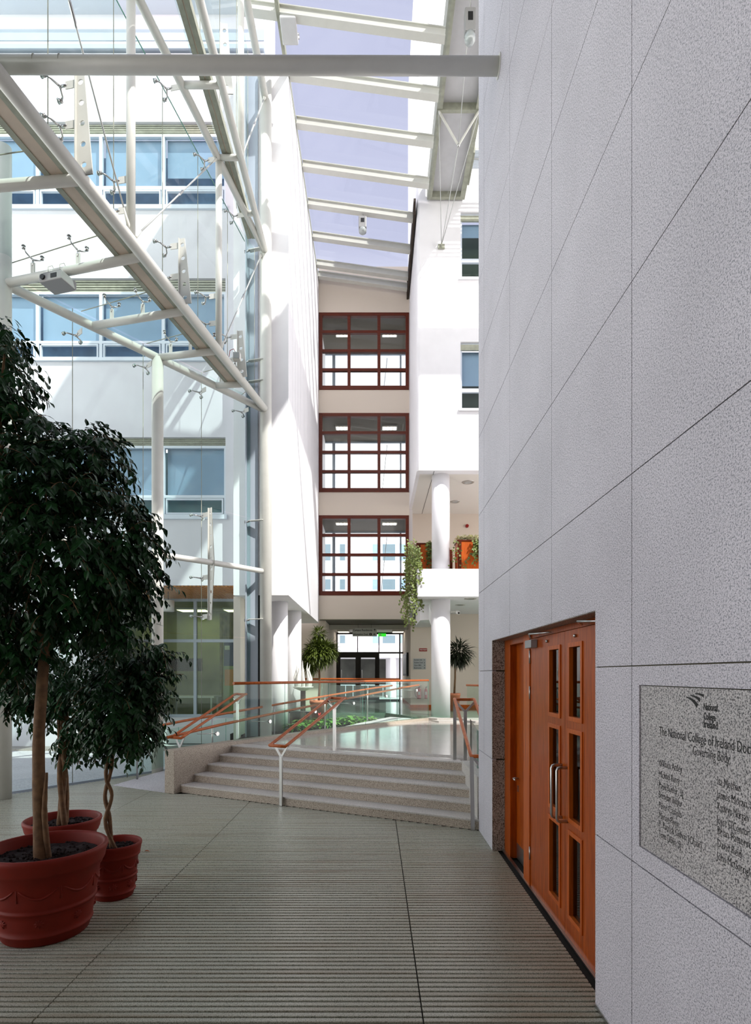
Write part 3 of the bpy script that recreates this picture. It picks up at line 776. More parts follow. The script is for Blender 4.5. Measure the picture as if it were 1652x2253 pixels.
    # bridge room behind: floor slab, ceiling, outer glazing
BYK = 21.5
slabs = [(3.66, 4.35), (7.22, 7.85), (10.62, 11.28), (13.95, 14.6)]
for i, (z0, z1) in enumerate(slabs):
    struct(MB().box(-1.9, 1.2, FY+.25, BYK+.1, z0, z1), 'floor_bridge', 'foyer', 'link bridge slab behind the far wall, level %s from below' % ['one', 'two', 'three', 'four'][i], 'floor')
struct(MB().box(-2.0, -1.9, FY+.2, BYK, 3.66, 14.6).box(1.13, 1.25, FY+.2, BYK, 3.66, 14.6), 'wall_bridge', 'white', 'white end walls of the link bridges', 'wall')
for i in range(3):
    z0, z1 = slabs[i][1], slabs[i+1][0]
    w = thing('window_%d' % (i+8), 'outer glazing of the link bridge seen through the timber window, storey %s' % ['one', 'two', 'three'][i], 'window', (-.4, BYK, z0), kind='structure')
    f = MB()
    for x in (-1.6, -1.55, .95): f.box(x-.03, x+.03, BYK-.03, BYK+.03, z0, z1)
    f.box(-1.9, 1.13, BYK-.03, BYK+.03, z1-.06, z1).box(-1.9, 1.13, BYK-.03, BYK+.03, z0, z0+.06)
    f.build('window_frame', 'alu', w)
    MB().add([(-1.9, BYK, z0), (1.13, BYK, z0), (1.13, BYK, z1), (-1.9, BYK, z1)], [(0,1,2,3)]).build('pane', 'clear', w)
    MB().tube([(.15, BYK+.3, z0), (.45, BYK+.3, z1)], .012, 6).build('brace_rod', 'rod', w)
for i in range(1, 4):
    zc = slabs[i][0]
    for x, sd_ in ((-1.15, 'grooved wing'), (.5, 'balcony')):
        l = thing('ceiling_light', 'white louvred ceiling light in the %s bridge room, on the %s side' % (['lowest', 'middle', 'topmost'][i-1], sd_), 'ceiling light', (x, 20.2, zc))
        MB().box(x-.27, x+.27, 20.05, 20.35, zc-.06, zc).build('light_housing', 'sign', l)
        mb = MB()
        for k in range(4): mb.box(x-.24+.125*k, x-.14+.125*k, 20.07, 20.33, zc-.066, zc-.055)
        mb.build('diffuser', 'lampw', l)

# ================================================================== RIGHT WING
RYF = 15.5; RX = 1.13
def z5(y): return EYE+(1484-y)*RYF/1250
mb = MB()
W1 = (z5(612), z5(467)); W2 = (z5(900), z5(752)); wxa, wxb = 2.32, 4.3
zb0 = z5(1035)
mb.box(RX+.1, wxa, RYF, RYF+.3, zb0, 22).box(wxb, 9, RYF, RYF+.3, zb0, 22)
mb.box(wxa, wxb, RYF, RYF+.3, zb0, W2[0]).box(wxa, wxb, RYF, RYF+.3, W2[1], W1[0]).box(wxa, wxb, RYF, RYF+.3, W1[1], 22)
# rounded corner
r0 = .1
pr = [(RX+.1, RYF)]+[(RX+r0-r0*math.sin(R(a)), RYF+r0-r0*math.cos(R(a))) for a in range(10, 91, 10)]+[(RX, FY+.02), (RX+.1, FY+.02)]
mb.prism([Vector(p) for p in pr][::-1], zb0, 22)
mb.box(RX+.001, RX+.1, FY, 19.7, zb0, 22)
struct(mb, 'wall_sunlit', 'white', 'sunlit white wall of the wing above the balcony', 'wall')
struct(MB().box(RX+.05, 9, RYF+.001, 19.7, zb0+.001, zb0+.2), 'ceiling_soffit', 'soffit', 'shaded soffit below the sunlit wing', 'ceiling')
struct(MB().box(1.60, 1.612, RYF+.05, 19.7, zb0-.003, zb0+.01), 'trim_7', 'deckgap', 'fine dark joint in the soffit', 'joint')
struct(MB().box(RX+.02, 9, 19.7, 19.9, 4.0, zb0+.1), 'wall_balcony', 'plaster', 'cream wall behind the balcony', 'wall')
struct(MB().box(1.22, 9, 19.7, 19.95, .4, 4.0).box(1.22, 1.4, 19.96, 26, .6, 3.7), 'wall_cream', 'plaster', 'cream wall with fire extinguishers beside the corridor', 'wall')
struct(MB().box(1.21, 9, 19.665, 19.71, .66, .76).box(1.195, 1.23, 19.665, 25, .66, .76), 'baseboard_right', 'doorf', 'orange timber skirting below the cream wall', 'skirting')
struct(MB().box(-1.9, -1.72, 19.7, 26, .2, 3.7), 'wall_corridor', 'plaster', 'cream side wall of the corridor', 'wall')
struct(MB().box(-1.9, 1.4, 21.5, 26, 3.66, 3.9).box(-1.72, 1.22, 21.2, 21.49, 3.5, 3.67), 'ceiling_corridor', 'soffit', 'cream corridor ceiling with a dropped beam', 'ceiling')
for i, (a, b) in enumerate((W1, W2)):
    w = thing('window_%d' % (i+11), '%s window in the sunlit wall, cut off by the granite wall' % ['upper', 'lower'][i], 'window', (3.3, RYF, a), kind='structure')
    f = MB(); y0, y1 = RYF+.08, RYF+.16
    mid = a+(b-a)*.3
    f.box(wxa, wxb, y0, y1, b-.05, b).box(wxa, wxb, y0, y1, mid-.05, mid+.05).box(wxa, wxb, y0, y1, a, a+.05).box(wxa, wxa+.05, y0, y1, a, b).box(3.3, 3.36, y0, y1, a, b).box(wxb-.05, wxb, y0, y1, a, b)
    f.build('window_frame', 'win_alu', w)
    MB().box(wxa, wxb, RYF+.05, RYF+.1, b-.2, b-.05).build('window_louvre', 'galv', w)
    MB().add([(wxa, y1-.04, a), (wxb, y1-.04, a), (wxb, y1-.04, b), (wxa, y1-.04, b)], [(0,1,2,3)]).build('pane', 'clear', w)
    MB().box(wxa+.05, wxb, RYF+.25, RYF+.26, mid+.2 if i else mid+.75, b-.15).build('blind', 'blind', w)
    MB().box(wxa, wxb, RYF+.7, RYF+.72, a, b).build('room_back', plain('wing_interior_%d' % i, (44, 62, 52), .7), w)
    MB().box(wxa-.05, wxb, RYF-.06, RYF+.06, a-.06, a).build('window_sill', 'white', w)
# balcony
bl = thing('balcony', 'white balcony slab projecting beside the lowest timber window', 'balcony', (2.5, 15.6, 3.9), kind='structure')
MB().box(RX, 9, 15.35, 19.7, z5(1315)+.0, z5(1256)+.03).build('balcony_slab', 'white', bl, .02)
MB().prism([Vector((1.35, 17.2)), Vector((1.6, 17.0)), Vector((1.95, 19.7)), Vector((1.35, 19.7))], 3.45, 3.93).build('haunch', 'white', bl)
zt = z5(1256)+.03
def planter(label, x0, x1, y0, y1, h, group=None):
    p = thing('wooden_planter', label, 'planter', ((x0+x1)/2, (y0+y1)/2, zt))
    MB().box(x0, x1, y0, y1, zt, zt+h).build('planter_box', 'planterw', p, .012)
    f = MB()
    for x in (x0+.05, x1-.05): f.box(x-.05, x+.05, y0-.015, y0+.01, zt, zt+h+.01)
    f.box(x0-.02, x1+.02, y0-.02, y1+.02, zt+h, zt+h+.035)
    f.build('planter_trim', 'brown', p, .004)
    MB().box(x0+.03, x1-.03, y0+.03, y1-.03, zt+h+.03, zt+h+.045).build('soil', 'soil', p)
    return p
planter('orange wooden planter on the balcony, between ivy curtain and column', 1.19, 1.78, 16.3, 16.8, .88)
planter('sunlit orange wooden planter on the balcony, on the granite wall side of the column', 2.28, 3.1, 15.75, 16.3, .84)
planter('low wooden planter on the balcony behind the column', 1.95, 2.25, 16.6, 17.0, .75)

# ---- leaf helpers
def leaf_quad(mb, p, d, nrm, L, W, fold=.15, curl=0):
    d = d.normalized(); s = d.cross(nrm)
    if s.length < 1e-4: s = d.orthogonal()
    s.normalize(); u = s.cross(d)
    b = p; m1 = p+d*L*.35; m2 = p+d*L*.7-u*curl*L*.3; tip = p+d*L-u*curl*L
    vs = [b, m1+s*W*.5+u*fold*W, m1, m1-s*W*.5+u*fold*W, m2+s*W*.36+u*fold*W*.7, m2, m2-s*W*.36+u*fold*W*.7, tip]
    mb.add(vs, [(0,1,2),(0,2,3),(1,4,5,2),(2,5,6,3),(4,7,5),(5,7,6)])
def rv(): 
    while True:
        v = Vector((random.uniform(-1,1), random.uniform(-1,1), random.uniform(-1,1)))
        if .05 < v.length < 1: return v
def ivy(name, label, anchors, mat='ivy', n_per=26, size=.075, group=None):
    mb = MB(); st_ = MB()
    for (a, length, sway) in anchors:
        p = Vector(a); dirx = random.uniform(-1, 1)*sway
        pts = [p.copy()]
        m = max(4, int(length/.07))
        for i in range(m):
            p = p+Vector((dirx*.02+random.uniform(-.02,.02), random.uniform(-.02,.02), -length/m)); pts.append(p.copy())
            for k in range(max(1, int(n_per/ m * 1.0)) ):
                q = p+rv()*.06; d = Vector((random.uniform(-1,1), random.uniform(-1,.1), random.uniform(-1,.2)))
                leaf_quad(mb, q, d, Vector((0,-1,.4)), size*random.uniform(.7,1.2), size*.85, .1)
        st_.tube(pts, .004, 4)
    t = thing(name, label, 'ivy', anchors[0][0], group)
    mb.build('foliage', mat, t); st_.build('stems', 'bark', t)
    return t
top1 = zt+.93
an = []
for i in range(16): an.append(((1.12+random.uniform(-.22, .1), 16.2+random.uniform(-.6, .3), top1+random.uniform(-.25, .02)), random.uniform(1.4, 2.3), .6))
for i in range(8): an.append(((1.06+random.uniform(-.10, .12), 15.6+random.uniform(-.3,.3), zt+.5+random.uniform(-.5,.3)), random.uniform(.9, 1.6), .4))
ivy('hanging_ivy', 'long green ivy curtain hanging over the balcony end by the lowest window', an, n_per=70)
an = [((1.62+random.uniform(-.12,.12), 16.24, top1+.05), random.uniform(.35, .95), 1) for i in range(9)]
ivy('trailing_ivy', 'ivy trailing down the front of the planter beside the ivy curtain', an, n_per=26)
an = [((2.9+random.uniform(-.22,.22), 15.7, zt+.92), random.uniform(.25, .95), 2) for i in range(16)]
ivy('trailing_ivy', 'bushy ivy trailing over the sunlit orange planter near the granite wall', an, n_per=26)
an = [((2.22+random.uniform(-.05,.05), 15.74, zt+.92), random.uniform(.5, .85), 1) for i in range(4)]
ivy('trailing_ivy', 'thin ivy strand down the column side of the sunlit orange planter', an, n_per=14)
mb = MB()
for i in range(160):
    p = Vector((random.uniform(2.3, 3.05), random.uniform(15.8, 16.2), zt+.9+random.uniform(0, .1)))
    leaf_quad(mb, p, Vector((random.uniform(-1,1), random.uniform(-1,.3), random.uniform(-.2,.8))), Vector((0,0,1)), .09, .07)
tag(mb.build('variegated_ivy', 'ivyp'), 'pale variegated ivy lying on top of the sunlit orange planter', 'ivy')

# balcony and soffit fittings
def downlight(label, x, y, z, r=.1):
    d = thing('downlight', label, 'downlight', (x, y, z))
    MB().lathe((x, y, z-.012), [(r*.65, .012), (r*.7, 0), (r, .002), (r*1.02, .012)], 24).build('downlight_ring', 'inox', d)
    MB().lathe((x, y, z-.006), [(0, 0), (r*.65, 0)], 20).build('downlight_lens', 'lens', d)
downlight('round chrome downlight in the high soffit, nearer the front edge', 2.68, 16.45, zb0, .17)
downlight('round chrome downlight in the high soffit, farther back', 2.56, 18.3, zb0, .15)
downlight('round chrome downlight below the balcony, nearer the front edge', 2.62, 15.7, z5(1315), .17)
downlight('round chrome downlight below the balcony, farther back', 2.55, 17.1, z5(1315), .15)
al = thing('fire_alarm_bell', 'small dark red round alarm on the wall above the balcony', 'alarm', ((1027-826)*19.7/1250, 19.69, EYE+326*19.7/1250))
MB().tube([(3.168, 19.62, 6.95), (3.168, 19.7, 6.95)], .055, 20).build('alarm_body', 'red', al)
MB().tube([(3.168, 19.60, 6.95), (3.168, 19.62, 6.95)], .03, 12).build('alarm_dome', 'red', al)
cm = thing('security_camera', 'small white security camera on the column below the balcony', 'camera', (2.1, 15.9, 3.55))
MB().tube([(2.08, 15.9, 3.56), (2.24, 15.85, 3.56)], .018, 8).build('camera_arm', 'sign', cm)
MB().obox((2.28, 15.75, 3.53), (0.1,-1,-.25), (1,.1,0), (0,-.25,1), (.11, .035, .04)).build('camera_body', 'sign', cm, .008)
MB().tube([(2.29, 15.645, 3.505), (2.292, 15.63, 3.50)], .026, 12).build('camera_lens', 'black', cm)

# signs and extinguishers on the cream wall
def frontsign(name, label, cat, x0, x1, z0, z1, y, mat, lines, ink='ink'):
    s_ = thing(name, label, cat, ((x0+x1)/2, y, z0))
    MB().box(x0, x1, y-.012, y, z0, z1).build('sign_plate', mat, s_, .002)
    n = len(lines); h = (z1-z0)/n
    for i, (tx, arrow) in enumerate(lines):
        zc = z1-h*(i+.5)
        to_ = text_mb(tx, h*.62, ROT_FRONT, (x0+.04*(x1-x0)+.01, y-.013, zc-h*.2), 'sign_text', ink, s_, .001)
        xs_ = [v.co.x for v in to_.data.vertices]; lim = (x1-x0)*(.72 if arrow else .88); k_ = min(1, lim/(max(xs_)-min(xs_)))
        for v in to_.data.vertices: v.co.x = min(xs_)+(v.co.x-min(xs_))*k_
        if arrow:
            text_arrow(s_, x1-h*.5, y-.0135, zc, h*.3, arrow)
        if i: MB().box(x0+.01, x1-.01, y-.0135, y-.012, z1-h*i-.003, z1-h*i+.003).build('sign_line', 'grey', s_)
    return s_
def text_arrow(par, x, y, z, r, kind):
    a = {'<': 180, '>': 0, '^': 90, 'v': 270}[kind[-1]]
    c, s_ = math.cos(R(a)), math.sin(R(a))
    def q(u, v): return (x+(u*c-v*s_)*r, y, z+(u*s_+v*c)*r)
    mb = MB().add([q(-.9,.16), q(-.9,-.16), q(.6,-.16), q(.6,.16)], [(0,1,2,3)]).add([q(1,0), q(.15,.75), q(-.1,.55), q(.5,0)], [(0,1,2,3)]).add([q(1,0), q(.15,-.75), q(-.1,-.55), q(.5,0)], [(0,3,2,1)])
    mb.build('sign_arrow', 'ink', par)
    if len(kind) > 1:
        cx = x-r*3.0
        mb = MB().lathe((0,0,0), [(0,0),(r,0)], 20)
        mb.v = [(cx+v[0], y, z+v[1]) for v in mb.v]; mb.build('sign_dot', 'ink', par)
        text_mb('i', r*2.2, ROT_FRONT, (cx-r*.25, y-.002, z-r*.7), 'sign_text', 'sign', par, .001)
fy = 19.695; pm = 63.45
def X9(x): return (x-826)/pm
def Z9(y_): return EYE+(1484-y_)/pm
frontsign('fire_point_sign', 'small red sign with white lettering on the cream wall', 'sign', X9(922), X9(939.5), Z9(1433), Z9(1426.5), fy, 'red', [('FIRE POINT', None)], 'sign')
frontsign('directory_sign', 'silver four line directory sign with arrows on the cream wall', 'sign', X9(909), X9(936.5), Z9(1472.5), Z9(1449), fy, 'signg', [('Student Info', '<'), ('Student Desk', 'v'), ('Open BBA', '>'), ('Restrooms', '>')])
def ext(label, x, r, h, hose):
    e = thing('fire_extinguisher', label, 'fire extinguisher', (x, fy-.02-r, .98), 'wall fire extinguishers')
    c = (x, fy-.02-r, .98)
    MB().lathe(c, [(0, 0), (r*.95, .0), (r, .02), (r, h*.8), (r*.8, h*.9), (r*.3, h*.97), (r*.3, h), (0, h)], 20).build('cylinder_body', 'red', e)
    MB().box(c[0]-r*.25, c[0]+r*.25, c[1]-.02, c[1]+.02, c[2]+h, c[2]+h+.03).tube([(c[0]-.01, c[1], c[2]+h+.03), (c[0]+r*1.2, c[1]-.02, c[2]+h+.07)], .008, 6).tube([(c[0]-.01, c[1], c[2]+h+.01), (c[0]+r*1.1, c[1]-.02, c[2]+h+.02)], .008, 6).build('valve_head', 'black', e)
    MB().box(c[0]-r*.7, c[0]+r*.7, c[1]+r*.8, fy, c[2]+h*.5, c[2]+h*.56).build('wall_bracket', 'inox', e)
    MB().obox((c[0], c[1]-r*1.0, c[2]+h*.5), (1,0,0), (0,1,0), (0,0,1), (r*.5, .002, h*.15)).build('body_label', 'signg', e)
    if hose: MB().tube([(c[0]-r*.2, c[1]-.02, c[2]+h+.01), (c[0]-r*1.4, c[1]-.03, c[2]+h*.98), (c[0]-r*2, c[1]-.02, c[2]+h*.75), (c[0]-r*1.9, c[1]-.02, c[2]+h*.4), (c[0]-r*1.3, c[1]-.02, c[2]+h*.1)], .011, 8).build('hose', 'black', e)
ext('larger red fire extinguisher with black hose on the cream wall', 1.50, .072, .37, True)
ext('slimmer red fire extinguisher mounted next to the one with the hose', 1.74, .05, .36, False)
pf = thing('picture_frame', 'large dark framed picture on the side wall of the corridor', 'picture', (1.2, 22.2, 1.8))
MB().box(1.14, 1.21, 20.9, 23.6, 1.76, 2.62).build('frame', 'black', pf, .005)
MB().box(1.13, 1.141, 21.0, 23.5, 1.84, 2.54).build('picture_sheet', 'grey', pf)

# hanging sign
hs = thing('hanging_sign', 'white two line direction sign hanging from the corridor ceiling', 'sign', (-.4, 20.8, 3.2))
x0, x1 = -.84, .05; z0, z1 = 3.205, 3.51
MB().box(x0, x1, 20.79, 20.81, z0, z1).build('sign_plate', 'sign', hs, .002)
for i, (tx, ar) in enumerate((('Campus Residences', '^'), ('Information Desk', 'i<'))):
    zc = z1-.076-.152*i
    text_mb(tx, .105, ROT_FRONT, (x0+.02, 20.785, zc-.035), 'sign_text', 'ink', hs, .0012, .84 if i == 0 else .74)
    text_arrow(hs, x1-.08, 20.785, zc, .05, ar)
MB().tube([(x0+.2, 20.8, z1), (x0+.2, 20.8, 3.68)], .004, 5).tube([(x1-.2, 20.8, z1), (x1-.2, 20.8, 3.68)], .004, 5).build('hanging_wires', 'black', hs)
ex = thing('exit_sign', 'small lit green exit sign above the far doors', 'exit sign', (.3, 24.8, 3.48))
MB().box(.12, .46, 24.78, 24.82, 3.47, 3.60).build('sign_body', 'exit', ex, .003)
MB().box(.17, .22, 24.77, 24.78, 3.49, 3.58).box(.24, .27, 24.77, 24.78, 3.50, 3.57).build('running_figure', 'sign', ex)

# ------------------------------------------------------------------ far doors
DYF = 25.0
def X0(x): return (x-826)/50.
def Z0(y_): return EYE+(1484-y_)/50.
w = thing('door_1', 'dark framed glass entrance screen at the end of the corridor', 'door', (-.2, DYF, .66), kind='structure')
f = MB()
for a, b in ((740, 742.5), (785.5, 787.5), (832.5, 834.5), (878, 881)): f.box(X0(a), X0(b), DYF, DYF+.08, Z0(1440), 3.66)
f.box(X0(740), X0(887), DYF, DYF+.08, Z0(1438), Z0(1434.5)).box(X0(740), X0(887), DYF, DYF+.08, 3.58, 3.66)
f.box(X0(878), X0(881), DYF, DYF+.08, .66, Z0(1435)).box(X0(834), X0(881), DYF, DYF+.08, .66, .72)
f.build('screen_frame', 'dark', w)
MB().box(X0(740), X0(747), DYF-.03, DYF+.1, .66, Z0(1437)).box(X0(784), X0(792), DYF-.03, DYF+.1, .66, Z0(1437)).box(X0(827), X0(834.5), DYF-.03, DYF+.1, .66, Z0(1437)).box(X0(740), X0(834), DYF-.03, DYF+.1, Z0(1444), Z0(1436)).build('door_frame', 'dark', w)
for a, b in ((747, 784), (792, 827)):
    d = MB(); xa, xb2 = X0(a), X0(b)
    d.box(xa, xa+.04, DYF, DYF+.05, .68, Z0(1444)).box(xb2-.04, xb2, DYF, DYF+.05, .68, Z0(1444)).box(xa, xb2, DYF, DYF+.05, .68, .85).box(xa, xb2, DYF, DYF+.05, Z0(1447), Z0(1444))
    dl = d.build('door_panel', 'dark', w)
    MB().tube([(xa+.08, DYF-.01, 1.5), (xa+.08, DYF-.07, 1.5), (xa+.08, DYF-.07, 2.0), (xa+.08, DYF-.01, 2.0)], .014, 8).build('pull_handle', 'inox', dl)
MB().add([(X0(740), DYF+.03, .66), (X0(887), DYF+.03, .66), (X0(887), DYF+.03, 3.66), (X0(740), DYF+.03, 3.66)], [(0,1,2,3)]).build('pane', 'clear', w)
for x, lb in ((-1.35, 'over the dark doors'), (.95, 'over the side light')):
    l = thing('ceiling_light', 'flat ceiling light in the corridor %s' % lb, 'ceiling light', (x, 24, 3.66))
    MB().box(x-.25, x+.25, 23.7, 24.3, 3.6, 3.66).build('light_housing', 'sign', l)
    MB().box(x-.22, x+.22, 23.73, 24.27, 3.594, 3.601).build('diffuser', 'lampw', l)

# ------------------------------------------------------------------ courtyard building behind
CB = 45.
def XC(x): return (x-826)*CB/1250
def ZC(y_): return EYE+(1484-y_)*CB/1250
bd = thing('courtyard_building', 'sunlit white building across the courtyard behind the far doors', 'building', (0, CB, 0))
mb = MB().box(-14, 14, CB, CB+6, ZC(1437)+.3, 13.2).box(-14, 14, CB-1.2, CB+6, ZC(1437)-.4, ZC(1437)+.35).box(-14, 14, CB+3, CB+3.3, 0, 4)
mb.build('building_wall', 'white', bd)
MB().box(-14, 14, CB+.2, CB+6, 13.2, 13.35).build('roof_edge', 'galv', bd)
for x in (XC(864), XC(700), XC(940)): MB().lathe((x, CB-.6, 0), [(.25, 0), (.25, 3.2)], 20).build('building_column', 'white', bd)
for zc, zd in ((ZC(1236), ZC(1195)), (ZC(1300), ZC(1272)), (ZC(1418), ZC(1395))):
    for k, (a, b) in enumerate(((745, 762), (817, 836), (839, 872), (876, 897), (690, 730), (930, 960))):
        wn = MB().box(XC(a), XC(b), CB-.05, CB+.05, zc, zd).build('building_window', 'win_alu', bd)
        MB().box(XC(a)+.1, XC(b)-.1, CB-.06, CB-.04, zc+.1, zd-.1).build('building_pane', 'blind' if k % 2 else plain('far_pane_%d' % (k+int(zc*10)), (120, 140, 150), .3), wn)
MB().box(-14, XC(850), CB+2.8, CB+2.9, 0, 3.2).build('shopfront', plain('dark_shopfront', (54, 56, 50), .3, var=.5, scale=1.2), bd)
an = [((XC(780)+i*.55+random.uniform(-.2,.2), CB-1.25, ZC(1437)+.42), .5, 1) for i in range(9)]
# railings across the courtyard
gr = thing('courtyard_railing', 'low pale metal railing across the courtyard', 'railing', (0, 38, 0))
MB().tube([(-5, 38, 1.1), (5, 38, 1.1)], .03, 6).build('top_rail', 'win_alu', gr)
for i in range(21): MB().box(-5+.5*i-.015, -5+.5*i+.015, 37.99, 38.01, 0, 1.1).build('baluster', 'win_alu', gr)

# ================================================================== LEFT STEEL AND GLASS FACADE
def cx(y): return -3.56+.175*(y-5.5)       # inner chord line
cd = Vector((.1724, .985)); cn = Vector((-.985, .1724))
ZL, ZU, ZT = 7.51, 10.9, 14.2
def tb(label, pts, r, name='steel_tube', cat='steel tube', mat='steel', n=18):
    return tag(MB().tube(pts, r, n).build(name, mat), label, cat)
YT = 5.52
ht = thing('horizontal_steel_tube', 'thick white steel tube spanning the whole atrium high up to the granite wall', 'steel tube', (-1.2, YT, 7.72))
MB().tube([(-5.2, YT, 7.74), (1.205, YT, 7.72)], .072, 24).build('tube', 'steel', ht)
MB().tube([(1.19, YT, 7.72), (1.203, YT, 7.72)], .095, 24).build('end_plate', 'steel', ht)
MB().tube([(-3.30, YT, 7.74), (-3.297, YT, 7.74)], .0735, 24).tube([(-3.05, YT, 7.74), (-3.047, YT, 7.74)], .0735, 24).build('weld_ring', 'galv', ht)
lt = thing('canopy_truss', 'large white tubular steel frame carrying the glass canopy, lower of the trusses', 'steel truss', (-2.37, 12.28, ZL))
MB().tube([(cx(3.0), 3.0, ZL), (PC.x, PC.y, ZL)], .078, 20).build('inner_chord', 'steel', lt)
PX = P1+(P1-P2).normalized()*2.6
MB().tube([(PX.x, PX.y, ZL), (P1.x, P1.y, ZL), (P2.x, P2.y, ZL), (PC.x, PC.y, ZL)], .068, 20).build('outer_chord', 'steel', lt)
mem = [(Vector((-6.95, 6.85)), 6.54), (P1, 7.74), (P1.lerp(P2, .52), 8.9), (P2, 10.0), (P2.lerp(PC, .48), 11.15)]
for a, yi in mem:
    MB().tube([(a.x, a.y, ZL), (cx(yi), yi, ZL)], .060, 16).build('cross_tube', 'steel', lt)
for a, yi in mem[1:]:
    for u in (.22, .55, .85):
        q = a.lerp(Vector((cx(yi), yi)), u)
        MB().obox((q.x, q.y, ZL+.13), (1,0,0), (0,1,0), (0,0,1), (.03, .006, .09)).build('canopy_lug', 'steel', lt)
ut = thing('upper_truss', 'narrow white tubular steel truss at mid height of the glass facade', 'steel truss', (-2.37, 12.28, ZU))
MB().tube([(cx(4.5), 4.5, ZU), (PC.x, PC.y, ZU)], .062, 18).build('outer_chord', 'steel', ut)
MB().tube([(-2.37, 4.5, ZU), (-2.37, 12.28, ZU)], .062, 18).build('inner_chord', 'steel', ut)
for yy in (6.2, 7.5, 8.76, 9.99, 11.2): MB().tube([(cx(yy), yy, ZU), (-2.37, yy, ZU)], .05, 14).build('cross_tube', 'steel', ut)
tb('white steel tube of the highest facade truss below the roof', [(-2.37, 5, ZT), (-2.37, 12.28, ZT)], .075, 'top_truss_tube')
tb('upright white steel tube standing on the canopy truss, nearer the camera', [(cx(7.47), 7.47, ZL), (cx(7.47), 7.47, ZU)], .057, 'upright_tube')
tb('upright white steel tube standing on the canopy truss, nearer the tall column', [(cx(10.03), 10.03, ZL), (cx(10.03), 10.03, ZU)], .057, 'upright_tube')
tb('upright white steel tube on the upper truss, rising to the roof', [(-2.37, 10.0, ZU), (-2.37, 10.0, 15)], .056, 'upright_tube')
tb('slender upright white tube at the top edge, nearer the camera', [(-2.37, 7.5, ZU), (-2.37, 7.5, 15)], .056, 'upright_tube')
# arched lower tube z=4
arc = []
for i in range(9):
    u = i/8; q = P2.lerp(PC, u); d = (PC-P2).normalized(); arc.append((q.x-d.y*0+.0, q.y, 4.0+.0*u))
    arc[-1] = (q.x+d.y*.05*math.sin(math.pi*u), q.y-d.x*.05*math.sin(math.pi*u), 3.97+.06*u)
tb('white steel tube between facade columns at first floor height', arc, .055, 'transom_tube')
tb('white steel tube between facade columns hidden behind the trees', [(P1.x, P1.y, 3.9), (P2.x, P2.y, 3.97)], .055, 'transom_tube')
# galvanised channels
def channel(label, a, b, w, h, z):
    a, b = Vector(a), Vector(b); d = (b-a).normalized(); nrm = Vector((-d.y, d.x))
    t = thing('steel_channel', label, 'steel channel', (a.x, a.y, z))
    def pt(q, o, dz): return (q.x+nrm.x*o, q.y+nrm.y*o, z+dz)
    MB().bar(pt(a, 0, -h/2+.01), pt(b, 0, -h/2+.01), w, .012).build('channel_web', 'chan', t)
    for sg in (-1, 1):
        MB().bar(pt(a, sg*w/2, 0), pt(b, sg*w/2, 0), .012, h).bar(pt(a, sg*(w/2-.035), -h/2), pt(b, sg*(w/2-.035), -h/2), .07, .01).build('channel_flange', 'galv', t)
    return t
a = Vector((cx(3.2), 3.2))+cn*.29; b = Vector((cx(11.3), 11.3))+cn*.24
channel('galvanised steel channel running beside the canopy truss tube', a, b, .30, .16, ZL+.12)
channel('galvanised steel channel between the tubes of the upper truss', (-2.62, 4.5), (-2.60, 11.9), .16, .12, ZU+.1)
# tie rods
def rod(label, a, b, r=.011):
    t = thing('tie_rod', label, 'tie rod', a); a, b = Vector(a), Vector(b); d = (b-a).normalized()
    MB().tube([a, b], r, 8).build('rod', 'rod', t)
    q = a.lerp(b, .5); MB().tube([q-d*.12, q-d*.08, q+d*.08, q+d*.12], [r, r*1.7, r*1.7, r], 8).build('turnbuckle', 'inox', t)
    for e_, s_ in ((a, 1), (b, -1)): MB().tube([e_+d*s_*.04, e_+d*s_*.10, e_+d*s_*.28], [r*2.4, r*2.2, r], 8).build('clevis', 'steel', t)
rod('thin steel tie rod from the near upright tube foot up to the picture top', (cx(7.47), 7.47, ZL+.08), (cx(5.3), 5.3, ZU))
rod('thin steel tie rod from upper truss down to the near upright tube foot', (cx(9.95), 9.95, ZU-.05), (cx(7.53), 7.53, ZL+.08))
rod('white tie rod from tall column at mid height to the canopy truss', (PC.x-.08, PC.y-.05, ZU-.03), (cx(10.1), 10.1, ZL+.08), .013)
rod('white tie rod from the tall column top to the upper truss', (PC.x, PC.y-.1, ZT), (-2.37, 10.05, ZU+.06), .015)

# spider clamps: one of each kind, then copies
def spider_proto(label):
    t = thing('glazing_clamp', label, 'glazing clamp', (0,0,0), 'glazing clamps')
    MB().box(0, .15, -.004, .004, -.045, .045).build('lug_plate', 'steel', t)
    mb = MB().tube([(.13,0,0), (.22,0,0)], .014, 8).ball((.22,0,0), .02, 6)
    for s_ in (-1, 1): mb.tube([(.22,0,0), (.27, s_*.10, .01*s_), (.31, s_*.135, .012*s_)], [.014, .010, .012], 8)
    mb.build('clamp_arm', 'inox', t)
    for s_ in (-1, 1):
        MB().tube([(.305, s_*.135, .012*s_), (.345, s_*.135, .012*s_)], .024, 12).tube([(.345, s_*.135, .012*s_), (.355, s_*.135, .012*s_)], .03, 12).build('glass_bolt', 'inox', t)
    return t
aU = math.atan2(cn.y, cn.x); on = Vector((-.796, .605)); aO = math.atan2(on.y, on.x)
def chordpt(y, z, o=.0): q = Vector((cx(y), y))+cn*o; return (q.x, q.y, z)
def outpt(px, z):    # point on outer chord line whose picture column is px
    for i in range(600):
        q = P1.lerp(PC, i/600)
        if 826+q.x/q.y*1250 >= px: return (q.x+on.x*.04, q.y+on.y*.04, z)
sp = []
